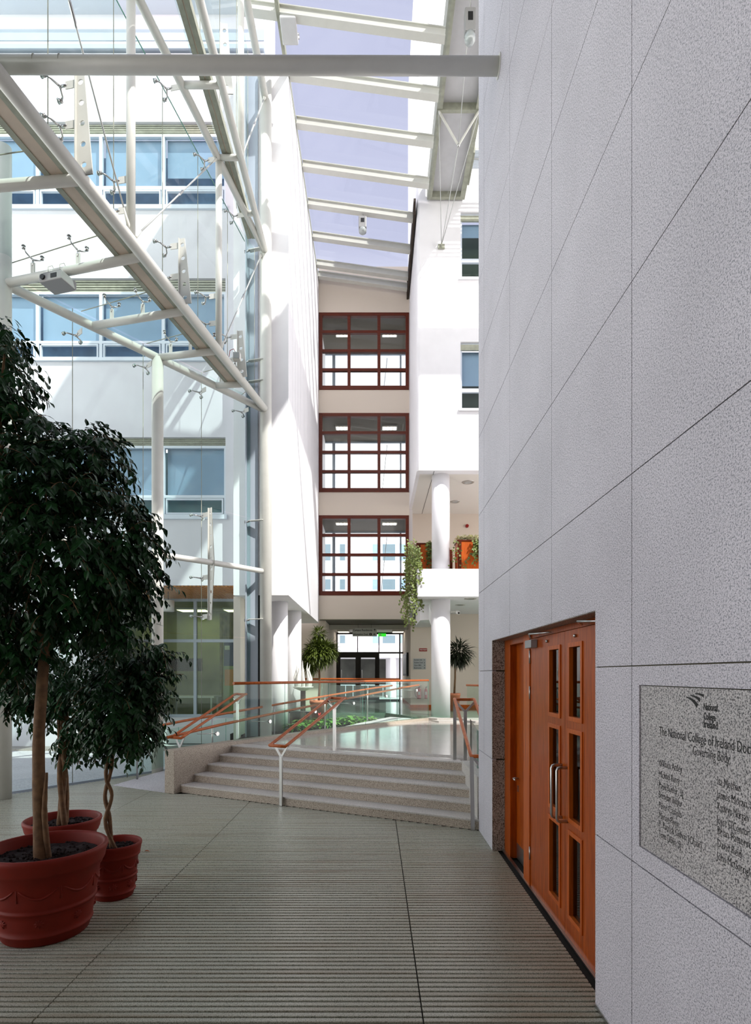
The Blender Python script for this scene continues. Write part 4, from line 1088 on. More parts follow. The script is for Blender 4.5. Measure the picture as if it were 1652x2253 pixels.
for y_, z_, lb in [(6.5, 8.58, 'upper one on the perforated fin nearest the camera'), (6.5, 8.12, 'lower one on the perforated fin nearest the camera'),
                 (7.47, 8.33, 'upper one on the near upright tube'), (7.47, 7.93, 'lower one on the near upright tube'),
                 (8.75, 8.42, 'upper one on the middle perforated fin'), (8.75, 7.95, 'lower one on the middle perforated fin'),
                 (10.03, 8.5, 'upper one on the farther upright tube'), (10.03, 8.02, 'lower one on the farther upright tube'),
                 (10.9, 8.3, 'upper one on the perforated fin by the floodlight'), (10.9, 7.86, 'lower one on the perforated fin by the floodlight')]:
    sp.append((chordpt(y_, z_, .03), aU, 0, 'small steel glazing clamp, '+lb))
for y_, lb in [(8.76, 'nearest the camera'), (9.99, 'at the second cross tube'), (11.2, 'farthest, by the tall column')]:
    sp.append((chordpt(y_, ZU-.02, .03), aU, 0, 'small steel glazing clamp on the upper truss, '+lb))
for x_, lb in [(182, 'leftmost of the four'), (335, 'by the facade column top'), (455, 'third towards the tall column'), (549, 'closest to the tall column')]:
    sp.append((outpt(x_, ZL-.12), aO, 0, 'steel glazing clamp below the outer canopy tube, '+lb))
for z_, lb in [(4.95, 'top of the low fin'), (3.72, 'below the transom tube'), (2.95, 'foot of the low fin'), (.28, 'close to the ramp floor')]:
    sp.append((outpt(458, z_), aO, 0, 'steel glazing clamp holding the lower glass, '+lb))
first = None
for loc, rz, _, lb in sp:
    if first is None:
        first = spider_proto(lb); first.location = loc; first.rotation_euler = (0, 0, rz)
    else: copy_tree(first, loc, rz, lb)
k = 0
for (a, yi), nm in zip(mem[1:], ['at the left picture edge', 'second cross tube', 'third cross tube', 'last cross tube']):
    for u in (.22, .55, .85):
        q = a.lerp(Vector((cx(yi), yi)), u)
        copy_tree(first, (q.x, q.y, ZL+.05), aO, 'upright canopy glazing clamp, %s position from outside, %s' % ({.22: 'first', .55: 'second', .85: 'third'}[u], nm), ry=-math.pi/2, scale=(.95, .95, .95))
# perforated fins
def fin(label, q, z0, z1, ang, wb, wt, both=False):
    """upright tapered plate with holes and a flange; ang = direction the web points to"""
    t = thing('perforated_fin', label, 'glazing fin', (q[0], q[1], z0))
    d = Vector((math.cos(ang), math.sin(ang))); s_ = Vector((-d.y, d.x))*.006
    n = max(4, round((z1-z0)/.22)); mb = MB()
    def pt(u, z, sg): return (q[0]+d.x*u+s_.x*sg, q[1]+d.y*u+s_.y*sg, z)
    def wid(z):
        k_ = (z-z0)/(z1-z0)
        return (wb+(wt-wb)*k_) if not both else wt+(wb-wt)*(1-abs(2*k_-1))
    for i in range(n):
        a, b = z0+(z1-z0)*i/n, z0+(z1-z0)*(i+1)/n; c = (a+b)/2; r = .032
        if both and i % 2: r = .02
        uc = wid(c)*.5; m = 16
        for sg in (-1, 1):
            ring = [pt(uc+r*math.cos(2*math.pi*k/m), c+r*math.sin(2*math.pi*k/m), sg) for k in range(m)]
            outer = []
            for k in range(m):
                an_ = 2*math.pi*k/m; co, si = math.cos(an_), math.sin(an_); mm = max(abs(co), abs(si))
                zz = c+(b-a)/2*si/mm; u0, u1 = 0, wid(zz); uu = uc+ (u1-uc if co > 0 else uc-u0)*co/mm
                outer.append(pt(uu, zz, sg))
            o = len(mb.v); mb.add(ring+outer, [(k, (k+1) % m, m+(k+1) % m, m+k) if sg > 0 else (k, m+k, m+(k+1) % m, (k+1) % m) for k in range(m)])
        o = len(mb.v)-4*m
        for k in range(m):
            k2 = (k+1) % m; mb.f.append((o+k, o+k2, o+2*m+k2, o+2*m+k)); mb.sm.append(True)
    mb.add([pt(wid(z0), z0, -1), pt(wid(z0), z0, 1), pt(wid(z1), z1, 1), pt(wid(z1), z1, -1)], [(0,1,2,3)])
    mb.build('fin_plate', 'steel', t)
    MB().obox((q[0], q[1], (z0+z1)/2), (d.x, d.y, 0), (-d.y, d.x, 0), (0,0,1), (.006, .03, (z1-z0)/2)).build('fin_flange', 'steel', t)
q = chordpt(6.5, 0, .04)
fin('tapered white perforated fin on the canopy truss, nearest the camera', chordpt(6.5, 0, .04), ZL, 8.7, aU+math.pi, .21, .10)
fin('tapered white perforated fin on the canopy truss, middle one', chordpt(8.75, 0, .03), ZL, 8.52, aU+math.pi, .20, .09)
fin('tapered white perforated fin on the canopy truss, by the floodlight', chordpt(10.9, 0, .03), ZL, 8.4, aU+math.pi, .19, .10)
fin('tapered white perforated fin on the upper truss near the picture top', (-2.42, 8.9), ZU, 12.0, 0, .19, .10)
o_ = outpt(462, 0)
fin('long white perforated fin crossing the low transom tube', (o_[0], o_[1]), 2.88, 5.08, aO+math.pi, .17, .08, True)
# flat brackets from the column to the glass edge
for z_, lb in ((10.95, 'at the upper truss'), (8.57, 'just above the floodlight'), (8.12, 'below the floodlight'), (5.12, 'above the low transom tube'), (3.0, 'below the low transom tube'), (.35, 'near the ramp')):
    t = thing('column_bracket', 'flat white steel bracket from tall column to glass, '+lb, 'bracket', (-2.45, 12.2, z_))
    MB().bar((-2.40, 12.18, z_), (-2.72, 12.26, z_), .10, .016).build('bracket_arm', 'steel', t, .004)
    MB().tube([(-2.72, 12.22, z_-.02), (-2.80, 12.26, z_-.02)], .022, 10).tube([(-2.80, 12.26, z_-.02), (-2.815, 12.267, z_-.02)], .035, 12).build('glass_bolt', 'inox', t)

# glazing
def pane(mb, a, b, z0, z1): mb.add([(a.x, a.y, z0), (b.x, b.y, z0), (b.x, b.y, z1), (a.x, a.y, z1)], [(0,1,2,3)])
GO = on*.36
def outl(s_): 
    e = Vector((-2.72, 12.36)); d = Vector((-.61, -.792)); return e+d*s_
t = thing('wall_glass_outer', 'outer frameless glass wall of the porch between floor and canopy', 'glass wall', (-4, 10, 0), kind='structure')
for i in range(8):
    a, b = outl(i*1.25), outl((i+1)*1.25)
    for z0, z1 in ((0, 2.6), (2.6, 5.2), (5.2, 7.86)):
        m_ = MB(); pane(m_, a, b, z0+.005, z1-.005); m_.build('glass_pane', 'glass', t)
    MB().tube([(b.x, b.y, 0), (b.x, b.y, 7.86)], .006, 4).build('silicone_joint', 'galv', t)
MB().bar((outl(0).x, outl(0).y, .0), (outl(10).x, outl(10).y, .0), .05, .05).build('base_channel', 'alu', t)
t = thing('wall_glass_upper', 'upper frameless glass wall above the canopy', 'glass wall', (-3.5, 8, 7.8), kind='structure')
gyj = [2.9, 4.1, 5.3, 6.49, 7.67, 8.87, 10.0, 11.2, 12.2]
for y0, y1 in zip(gyj[:-1], gyj[1:]):
    a, b = Vector((cx(y0)-.355, y0)), Vector((cx(y1)-.355 if y1 < 12 else -2.6, y1))
    m_ = MB(); pane(m_, a, b, 7.9, 10.96); m_.build('glass_pane', 'glass', t)
    MB().tube([(b.x, b.y, 7.9), (b.x, b.y, 10.96)], .006, 4).build('silicone_joint', 'galv', t)
MB().tube([(cx(2.9)-.34, 2.9, 10.96), (cx(12)-.34, 12, 10.96)], .009, 4).build('glass_edge', 'edge', t)
t = thing('wall_glass_top', 'topmost glass wall below the roof beside the white wing', 'glass wall', (-2.7, 8, 11), kind='structure')
for i, (y0, y1) in enumerate(zip(gyj[:-1], gyj[1:])):
    m_ = MB(); pane(m_, Vector((-2.74, y0)), Vector((-2.74, y1)), 11.0, 15.2); m_.build('glass_pane', 'glass', t)
    MB().tube([(-2.74, y1, 11), (-2.74, y1, 15.2)], .006, 4).build('silicone_joint', 'galv', t)
t = thing('ceiling_glass_canopy', 'horizontal glass canopy roof over the porch', 'glass roof', (-4.3, 8.5, 7.88), kind='structure')
cj = [2.9]+[yi for _, yi in mem]+[12.1]
oj = [Vector((-8.3, 4.4))]+[a for a, _ in mem]+[Vector((-2.75, 12.3))]
for i in range(len(cj)-1):
    a, b = oj[i]+on*.36, oj[i+1]+on*.36
    c = Vector((cx(cj[i+1])-.3, cj[i+1])); d = Vector((cx(cj[i])-.3, cj[i]))
    MB().add([(a.x, a.y, 7.89), (b.x, b.y, 7.89), (c.x, c.y, 7.89), (d.x, d.y, 7.89)], [(0,1,2,3)]).build('glass_pane', 'glass', t)
    MB().tube([(b.x, b.y, 7.89), (c.x, c.y, 7.89)], .007, 4).build('silicone_joint', 'galv', t)
MB().tube([(cx(2.9)-.34, 2.9, 7.9), (cx(12)-.34, 12, 7.9)], .009, 4).build('glass_edge', 'edge', t)

# projector slung under the cross tube
pj = thing('projector', 'small silver projector strapped below a white canopy cross tube', 'projector', (-4.45, 8.04, 7.3))
d = Vector((.967, -.254, 0)); s_ = Vector((.254, .967, 0)); c0 = Vector((-4.47, 8.0, 7.33))
MB().obox(c0, d, s_, (0,0,1), (.19, .14, .062)).build('projector_body', 'grey', pj, .015)
MB().obox(c0+Vector((0,0,.07)), d, s_, (0,0,1), (.15, .11, .014)).build('mount_plate', 'black', pj)
MB().tube([c0+d*-.12-s_*.14, c0+d*-.12-s_*.16], .036, 16).build('projector_lens', 'black', pj)
MB().obox(c0+d*.06-s_*.141, d, s_, (0,0,1), (.05, .003, .03)).build('vent_grille', 'black', pj)
for u in (-.1, .1):
    q = c0+d*u; MB().tube([(q.x-.254*.07, q.y-.967*.07, 7.4), (q.x-.254*.07, q.y-.967*.07, 7.52), (q.x, q.y, 7.585), (q.x+.254*.07, q.y+.967*.07, 7.52), (q.x+.254*.07, q.y+.967*.07, 7.4)], .004, 6).build('strap', 'galv', pj)
fl_ = thing('floodlight', 'small floodlight with red cable on the canopy truss near tall column', 'floodlight', chordpt(10.9, 7.8))
q = chordpt(10.75, 7.82, -.02)
MB().obox(q, (1,0,0), (0,1,0), (0,0,1), (.07, .05, .07)).build('lamp_housing', 'sign', fl_, .01)
MB().obox((q[0], q[1]-.055, q[2]), (1,0,0), (0,1,0), (0,0,1), (.055, .006, .055)).build('lamp_glass', 'lens', fl_)
MB().tube([(q[0]-.02, q[1], q[2]+.07), (q[0]-.06, q[1], q[2]+.15), (q[0]-.13, q[1], q[2]+.12), (q[0]-.15, q[1], q[2])], .006, 6).build('cable', 'red', fl_)

# ================================================================== ATRIUM ROOF
def rz_(x): return 15.0-.14*(x+1.88)
roof_y = [6.6, 7.77, 8.95, 10.12, 11.3, 12.45, 13.55, 14.7, 15.87, 17.05, 18.2, 18.72]
ordn = ['first', 'second', 'third', 'fourth', 'fifth', 'sixth', 'seventh', 'eighth', 'ninth', 'tenth', 'eleventh', 'twelfth']
for i, y_ in enumerate(roof_y):
    xl = -1.88 if y_ > 12.4 else -2.75
    xr2 = 1.38 if y_ < 15.5 else 1.1
    t = thing('roof_beam', 'white steel roof beam below the glass roof, %s counted from the far wall' % ordn[len(roof_y)-1-i], 'roof beam', (-.3, y_, 14.8), 'roof beams')
    MB().bar((xl, y_, rz_(xl)-.02), (xr2, y_, rz_(xr2)-.02), .09, .16).bar((xl, y_, rz_(xl)-.105), (xr2, y_, rz_(xr2)-.105), .17, .02).bar((xl, y_, rz_(xl)+.07), (xr2, y_, rz_(xr2)+.07), .15, .02).build('beam_body', 'steel', t)
    for x in (-1.55, -.5, 1.0):
        MB().obox((x, y_+.12, rz_(x)+.06), (1,0,0), (0,1,0), (0,0,1), (.03, .035, .03)).build('glazing_cleat', 'sign', t)
mb = MB().add([(-2.8, 5.4, rz_(-2.8)+.13), (1.45, 5.4, rz_(1.45)+.13), (1.45, 15.45, rz_(1.45)+.13), (1.1, 15.45, rz_(1.1)+.13), (1.1, 19, rz_(1.1)+.13), (-1.88, 19, rz_(-1.88)+.13), (-1.88, 12.4, rz_(-1.88)+.13), (-2.8, 12.4, rz_(-2.8)+.13)], [(0,1,2,3,4,5,6,7)])
struct(mb, 'ceiling_glass_roof', 'roofglass', 'sloping clear glass roof of the atrium', 'glass roof')
struct(MB().bar((-1.93, 5.5, 14.98), (-1.93, 19, 14.98), .07, .2), 'trim_8', 'galv', 'grey steel edge beam where roof glass meets the grooved wing', 'trim')
struct(MB().box(1.04, 1.1, 15.5, 19, 14.35, 14.8), 'trim_9', 'roomd', 'brown timber edge strip where roof glass meets the sunlit wing', 'trim')
# trough channel on the right
tr = thing('roof_trough', 'long grey steel trough running along the roof above the granite wall', 'roof trough', (1.9, 15.4, 14.75))
x0, x1 = 1.40, 2.42
MB().box(x0+.02, x1-.02, 3.5, 15.45, 14.88, 14.91).build('trough_web', 'galvl', tr)
for x in (x0, x1):
    s_ = 1 if x == x0 else -1
    MB().box(min(x, x+.012*s_), max(x, x+.012*s_), 3.5, 15.45, 14.72, 15.25).box(min(x, x+.13*s_), max(x, x+.13*s_), 3.5, 15.45, 14.72, 14.735).build('trough_flange', 'galv', tr)
MB().box(x0, x1, 15.36, 15.45, 14.72, 14.92).box(x0, x1, 12.98, 13.06, 14.71, 14.88).build('trough_cross_bar', 'galv', tr)
vs_ = thing('spreader_strut', 'white v shaped strut with cables below the roof trough', 'strut', (1.9, 13.0, 13.95))
ap = Vector((1.90, 13.02, 13.93))
for x in (x0+.05, x1-.05): MB().bar((x, 13.02, 14.72), ap, .05, .03).build('strut_leg', 'steel', vs_)
MB().ball(ap, .035, 6).build('strut_node', 'inox', vs_)
anc = Vector((1.79, 15.42, 13.46))
MB().obox(anc+Vector((0,.05,0)), (1,0,0), (0,1,0), (0,0,1), (.09, .02, .06)).obox(anc, (1,0,0), (0,1,0), (0,0,1), (.02, .06, .04)).build('anchor_plate', 'galv', vs_)
for b in ((x0+.05, 13.02, 14.70), (x1-.05, 13.02, 14.70), tuple(ap)):
    MB().tube([anc, b], .009, 6).build('cable', 'rod', vs_)
MB().tube([ap, (1.78, 10.3, 14.72)], .009, 6).tube([ap, (1.95, 15.3, 14.75)], .006, 6).build('cable', 'rod', vs_)
def pend(label, x, y, z0, z1, ztop, r):
    t = thing('pendant_lamp', label, 'pendant lamp', (x, y, ztop))
    h = z1-z0
    MB().obox((x, y, z0+h*.64), (1,0,0), (0,1,0), (0,0,1), (r, r*.8, h*.36)).build('lamp_housing', 'grey', t, .02)
    MB().obox((x, y-r*.81, z0+h*.72), (1,0,0), (0,1,0), (0,0,1), (r*.45, .003, h*.13)).build('vent_grille', 'black', t)
    MB().lathe((x, y, z0), [(0, 0), (r*.6, .01), (r*.95, h*.1), (r, h*.2), (r*.9, h*.3), (0, h*.3)], 20).build('lamp_glass', 'lens', t)
    MB().tube([(x, y, z1), (x+.02, y, z1+(ztop-z1)*.4), (x, y, z1+(ztop-z1)*.8), (x+.03, y, ztop)], .008, 6).build('hook', 'inox', t)
pend('grey pendant lamp hanging below the steel roof trough', 1.81, 10.9, 13.9, 14.53, 14.89, .105)
pend('small grey pendant lamp hanging from a roof beam in the centre', -.36, 15.87, 14.12, 14.56, 14.72, .11)
sl = thing('roof_spotlight', 'flat silver spotlight clamped to the roof edge above the white column', 'spotlight', (-1.72, 11.6, 14.9))
MB().obox((-1.74, 11.45, 14.80), (1,0,0), (0,1,-.2), (0,.2,1), (.16, .22, .05)).build('lamp_housing', 'galvl', sl, .02)
MB().tube([(-1.9, 11.65, 14.9), (-1.56, 11.65, 14.9)], .05, 12).build('lamp_bracket', 'inox', sl)
# right hand roof zone over the stairs side (outside the view; beams added for their shadows)
struct(MB().bar((2.45, 12.5, 15.2), (10, 12.5, 15.2), .55, .5), 'beam_shadow', 'steel', 'deep white roof beam beyond the trough, added to cast a shadow band', 'beam')
for y_ in (8.9, 14.6): struct(MB().bar((2.45, y_, 15.2), (10, y_, 15.2), .12, .2), 'beam_shadow', 'steel', 'slim white roof beam beyond the trough, added to cast shadow stripes, %s' % ('nearer the entrance' if y_ < 10 else 'nearer the far wall'), 'beam')
struct(MB().add([(2.45, 6.6, 15.45), (10, 6.6, 15.45), (10, 15.45, 15.45), (2.45, 15.45, 15.45)], [(0,1,2,3)]), 'ceiling_glass_side', 'roofglass', 'glass roof strip beyond the steel trough', 'glass roof')
# out-of-view foyer ceiling and wall, extended and darkened to dim the foreground
struct(MB().box(-7.5, 1.2, -2.2, 5.0, 9.6, 9.8), 'ceiling', 'foyer', 'dark foyer ceiling out of view, extended to dim the foreground', 'ceiling')
struct(MB().box(-7.5, 1.2, -2.3, -2.2, 0, 9.6), 'wall_back', 'foyer', 'dark foyer wall behind the viewer, toned to cut bounce light', 'wall')
# louvre screen right of the trough
lv = thing('roof_louvre_screen', 'pale slatted screen seen beside the trough above the sunlit wing', 'louvre screen', (3, 14.9, 14.7))
mb = MB()
for i in range(14): mb.box(2.5, 4.2, 14.3+i*.06, 14.33+i*.06, 15.0+i*.02, 15.02+i*.02)
mb.build('louvre_slats', 'win_alu', lv)
MB().box(2.46, 2.5, 14.25, 15.2, 14.9, 15.4).build('louvre_frame', 'galv', lv)

# ================================================================== POTTED TREES
def pot(parent, c, R0, R1, h, mat='terra', relief=True):
    """R0 base radius, R1 rim radius"""
    def rr(z): return R0+(R1*.88-R0)*(z/(h*.8))**.8 if z > 0 else R0
    prof = [(0, 0), (R0*.96, 0), (R0, .012)]
    for z in (.06, .065, .075, .08): prof.append((rr(z*h/.6)+(.008 if z in (.065, .075) else 0), z*h/.6))
    for k in range(1, 8):
        z = h*(.13+.06*k); prof.append((rr(z), z))
        if k == 4: prof += [(rr(z)+.009, z+.004), (rr(z)+.009, z+.018), (rr(z), z+.024)]
    prof += [(rr(h*.74), h*.74), (rr(h*.76)+.012, h*.76), (rr(h*.79)+.014, h*.79), (R1*.93, h*.80), (R1*.95, h*.83), (R1*.97, h*.90), (R1*.99, h*.93), (R1, h*.96), (R1*.995, h*.985), (R1*.97, h), (R1*.93, h*.995), (R1*.91, h*.96), (R1*.89, h*.86), (R1*.85, h*.80)]
    p = MB().lathe(c, prof, 56).build('pot', mat, parent)
    if relief:
        for k in range(8):
            a0 = 2*math.pi*k/8; pts = []
            for i in range(13):
                a = a0+2*math.pi/8*(.06+.88*i/12); z = h*(.66-.10*math.sin(math.pi*i/12)); r = rr(z); pts.append((c[0]+r*math.cos(a), c[1]+r*math.sin(a), c[2]+z))
            MB().tube(pts, [.003+.006*math.sin(math.pi*i/12)+.0015*(i % 2) for i in range(13)], 6).build('garland', mat, p)
            r = rr(h*.62)+.002
            MB().tube([(c[0]+r*math.cos(a0), c[1]+r*math.sin(a0), c[2]+h*.67), (c[0]+(r-.01)*math.cos(a0), c[1]+(r-.01)*math.sin(a0), c[2]+h*.53)], [.004, .008], 6).build('tassel', mat, p)
            am = a0+math.pi/8; zc = h*.28; r = rr(zc); n_ = 32
            def rp3(rad, b_, o_): 
                da = math.cos(b_)*rad/r; dz = math.sin(b_)*rad
                return (c[0]+(r+o_)*math.cos(am+da), c[1]+(r+o_)*math.sin(am+da), c[2]+zc+dz)
            ring = [rp3(.028+.010*math.cos(8*2*math.pi*j/n_), 2*math.pi*j/n_, -.004) for j in range(n_)]
            mid_ = [rp3(.018+.004*math.cos(8*2*math.pi*j/n_), 2*math.pi*j/n_, .009) for j in range(n_)]
            ros = MB().add(ring+mid_+[rp3(0, 0, .004)], [(j, (j+1) % n_, n_+(j+1) % n_, n_+j) for j in range(n_)]+[(n_+j, n_+(j+1) % n_, 2*n_) for j in range(n_)], True)
            ros.build('rosette', mat, p)
    so = MB(); vs = []; n = 40; rings = 8; Rs = R1*.86
    for j in range(rings+1):
        for k in range(n):
            r = Rs*j/rings; vs.append((c[0]+r*math.cos(2*math.pi*k/n), c[1]+r*math.sin(2*math.pi*k/n), c[2]+h*.86+random.uniform(-.008, .012)))
    so.add(vs, [(j*n+k, j*n+(k+1) % n, (j+1)*n+(k+1) % n, (j+1)*n+k) for j in range(rings) for k in range(n)])
    for i in range(150 if relief else 30):
        a, r = random.uniform(0, 6.28), Rs*math.sqrt(random.random())*.95
        so.ball((c[0]+r*math.cos(a), c[1]+r*math.sin(a), c[2]+h*.86+.008), random.uniform(.006, .014), 3)
    so.build('soil', 'soil', parent)

def ficus(label, c, R0, R1, h, trunk, trunks_r, blobs, ntw, leafL, extra=None, seed=1, branches=()):
    random.seed(seed)
    t = thing('potted_ficus', label, 'potted tree', c, 'potted fig trees')
    pot(t, c, R0, R1, h)
    tm = MB()
    for pts, rs in trunk: 
        # smooth path
        P_ = [Vector(p) for p in pts]; out = []; ro_ = []
        for i in range(len(P_)-1):
            p0, p1, p2, p3 = P_[max(i-1,0)], P_[i], P_[i+1], P_[min(i+2, len(P_)-1)]
            for k in range(6):
                u = k/6; out.append(.5*((2*p1)+(-p0+p2)*u+(2*p0-5*p1+4*p2-p3)*u*u+(-p0+3*p1-3*p2+p3)*u**3)); ro_.append(rs[i]*(1-u)+rs[i+1]*u+random.uniform(-.0015, .0015))
        out.append(P_[-1]); ro_.append(rs[-1])
        tm.tube(out, ro_, 12)
    tm.build('trunk', 'bark', t)
    lm = MB(); tw = MB()
    tot = sum(b[2] for b in blobs)
    for (bc, br, wgt) in blobs:
        bc = Vector(bc); br = Vector(br)
        for i in range(int(ntw*wgt/tot)):
            v = rv().normalized(); rad = random.uniform(.35, .93) if random.random() < .55 else random.uniform(.78, 1.0)
            start = bc+Vector((v.x*br.x, v.y*br.y, v.z*br.z))*rad
            outd = Vector((v.x, v.y, v.z*.4)).normalized()
            d = (outd*.9+Vector((0,0,random.uniform(-.3,.35)))+rv()*.5).normalized()
            ln = random.uniform(.12, .30)*leafL/.065; m = random.randint(7, 12); p = start-d*ln*.5; pts = [p.copy()]
            for k in range(m):
                p = p+d*ln/m; d = (d+Vector((0,0,-.14))).normalized(); pts.append(p.copy())
                side = d.cross(Vector((0,0,1))); side = side.normalized() if side.length > .01 else Vector((1,0,0))
                sg = 1 if k % 2 else -1
                ld = (side*sg*.75+d*.6+Vector((0,0,random.uniform(-1.0,-.15)))+rv()*.35).normalized()
                nn = (Vector((0,0,1))+rv()*.7+outd*.5).normalized()
                leaf_quad(lm, p, ld, nn, leafL*random.uniform(.75, 1.2), leafL*.48*random.uniform(.8, 1.15), .12, random.uniform(0, .25))
            if i % 3 == 0: tw.tube(pts, .0025*leafL/.065, 4, cap=False)
    fo = lm.build('foliage', 'leaf', t)
    tw.build('twigs', 'bark', t)
    return t
def W4(x, y, Y): return ((x-826)*Y/1250, Y, EYE+(1484-y)*Y/1250)
c1 = (-2.33, 4.02, 0)
trunk1 = [([(c1[0]-.02, 4.0, .46), W4(88, 1800, 4.0), W4(85, 1640, 4.0), W4(93, 1500, 4.02), W4(98, 1440, 4.05)], [.055, .045, .040, .037, .036]),
          ([W4(98, 1440, 4.05), W4(84, 1385, 4.0), W4(60, 1320, 3.95), W4(30, 1150, 3.95), W4(0, 950, 3.95), W4(10, 780, 3.95)], [.03, .024, .02, .017, .013, .007]),
          ([W4(98, 1440, 4.05), W4(112, 1390, 4.1), W4(140, 1300, 4.15), W4(170, 1150, 4.15), W4(200, 1000, 4.15)], [.03, .022, .018, .014, .008]),
          ([(c1[0]+.03, 4.0, .50), W4(98, 1790, 3.97), W4(103, 1700, 3.98)], [.022, .02, .008])]
B = lambda x, y, Y, rx, ry, rz, w: (W4(x, y, Y), (rx, ry, rz), w)
ficus('tall fig tree in the largest terracotta pot, closest to the camera', c1, .275, .40, .605, trunk1, None,
      [B(120, 1200, 4.05, .70, .62, .78, 10), B(60, 1040, 4.0, .45, .45, .45, 3), B(190, 1010, 4.1, .28, .3, .32, 1.6), B(270, 1230, 4.1, .30, .3, .45, 2), B(-15, 800, 4.0, .26, .3, .36, 1.5), B(20, 900, 4.0, .22, .2, .15, .8), B(-60, 1300, 4.0, .5, .5, .6, 3), B(250, 1360, 4.15, .22, .2, .2, .8), B(30, 1440, 4.0, .25, .25, .2, .8)], 1750, .068, seed=11)
c2 = (-2.86, 5.2, 0)
trunk2 = [([(c2[0]-.03, 5.2, .40), W4(140, 1700, 5.2), W4(133, 1620, 5.2), W4(130, 1520, 5.2)], [.03, .03, .026, .02]), ([(c2[0]+.03, 5.18, .40), W4(132, 1700, 5.18), W4(143, 1620, 5.22), W4(150, 1500, 5.2)], [.028, .026, .024, .018]),
          ([(c2[0], 5.24, .40), W4(146, 1740, 5.24), W4(140, 1650, 5.17), W4(136, 1560, 5.2)], [.026, .024, .022, .015])]
ficus('fig tree with braided trunk in the pot behind the largest pot', c2, .22, .325, .5, trunk2, None,
      [B(130, 1530, 5.2, .32, .3, .30, 2.2), B(60, 1520, 5.2, .28, .25, .28, 1.4), B(165, 1620, 5.2, .18, .2, .22, 1.0), B(20, 1480, 5.2, .2, .2, .2, .8), B(150, 1450, 5.2, .5, .4, .4, 2)], 420, .062, seed=12)
c3 = (-2.145, 4.66, 0)
trunk3 = [([(c3[0]-.02, 4.66, .36), W4(241, 1800, 4.66), W4(231, 1750, 4.66), W4(245, 1690, 4.66), W4(250, 1620, 4.66)], [.018, .016, .016, .015, .012]),
          ([(c3[0]+.02, 4.66, .36), W4(232, 1810, 4.64), W4(246, 1750, 4.67), W4(233, 1700, 4.65), W4(258, 1600, 4.66)], [.018, .016, .015, .015, .012])]
ficus('small fig tree with twisted trunk in the smallest terracotta pot', c3, .15, .215, .44, trunk3, None,
      [B(265, 1545, 4.66, .36, .34, .36, 4), B(320, 1500, 4.7, .22, .22, .25, 1.2), B(220, 1610, 4.66, .16, .2, .18, .9), B(300, 1620, 4.66, .18, .2, .16, .9), B(350, 1440, 4.7, .14, .14, .12, .35), B(250, 1440, 4.7, .3, .3, .3, 1.5)], 700, .060, seed=13)
random.seed(21)

# tall indoor plant with long leaves
def longleaf(label, name, base, zpot, potr, trunk_top, blobs, L_, n, mat, with_pot=True):
    t = thing(name, label, 'potted plant', base)
    if with_pot:
        MB().lathe(base, [(0, 0), (potr*.7, 0), (potr*.95, zpot*.85), (potr, zpot*.86), (potr, zpot), (potr*.9, zpot), (potr*.88, zpot*.9), (0, zpot*.9)], 28).build('pot', 'terral', t)
    MB().tube([(base[0], base[1], base[2]+zpot*.8), (base[0]+.03, base[1], base[2]+zpot+.5), trunk_top], [.035, .03, .025], 8).build('trunk', 'bark', t)
    mb = MB()
    for (c, r, w_) in blobs:
        for i in range(int(n*w_)):
            v = rv().normalized(); p = Vector(c)+Vector((v.x*r[0], v.y*r[1], v.z*r[2]))*random.uniform(.2, .75)
            d = Vector((v.x, v.y, v.z*.8-.25))+rv()*.7
            leaf_quad(mb, p, d, Vector((0,0,1)), L_*random.uniform(.7, 1.2), L_*.15, .2, .2)
    mb.build('foliage', mat, t)
    return t
longleaf('bushy long leaved indoor plant in a pale clay pot behind the balustrade', 'potted_plant', (-1.62, 16.2, .46), .62, .26, (-1.62, 16.2, 2.3),
         [((-1.60, 16.2, 2.42), (.52, .45, .42), 1.0), ((-1.4, 16.2, 2.5), (.35, .3, .25), .4), ((-1.85, 16.2, 2.2), (.2, .2, .45), .3), ((-1.62, 16.2, 2.95), (.16, .14, .18), .1)], .24, 1900, 'leaf2')
longleaf('dark long leaved plant in the shade beside the thick column', 'potted_plant', (2.52, 18.2, .66), .55, .2, (2.55, 18.2, 2.4),
         [((2.65, 18.2, 2.5), (.42, .35, .42), 1.0)], .34, 420, 'leafd')
# bedding plants
def hosta(label, x, y, z, r=.2, flower=False):
    t = thing('flowering_plant' if flower else 'bedding_plant', label, 'plant', (x, y, z), 'red flowers' if flower else 'green bedding plants')
    mb = MB()
    for i in range(26):
        a = random.uniform(0, 6.28); up = random.uniform(.2, 1.1)
        leaf_quad(mb, Vector((x, y, z+.02)) + Vector((math.cos(a), math.sin(a), 0))*random.uniform(0, .08)+Vector((0,0,random.uniform(0,.1))), Vector((math.cos(a), math.sin(a), up)), Vector((0,0,1)), r*random.uniform(.8, 1.3), r*.5, .1, .5)
    mb.build('foliage', 'hosta', t)
    if flower:
        f = MB()
        for i in range(10):
            a = random.uniform(0, 6.28); leaf_quad(f, Vector((x, y, z+.22+.012*i)), Vector((math.cos(a)*.6, math.sin(a)*.6, 1)), Vector((0,0,1)), .10, .05)
        f.tube([(x, y, z), (x, y, z+.25)], .006, 5)
        f.build('blossom', 'flower', t)
    return t
spots = []
rp = offs(K, 1.62); 
for j, off_ in enumerate((1.62, 1.95, 2.3)):
    pth = offs(K, off_)[4:9]
    Lp = sum((pth[i+1]-pth[i]).length for i in range(len(pth)-1))
    for i in range(11-j): 
        q = along(pth, .1+(Lp-.2)*i/(10-j)); spots.append((q.x+random.uniform(-.06,.06), q.y+random.uniform(-.06,.06)))
fl_idx = {2: 'red spiked flower beside the white columns', 6: 'red spiked flower in front of the dark trough', 15: 'red spiked flower near the clay pot of the bushy plant'}
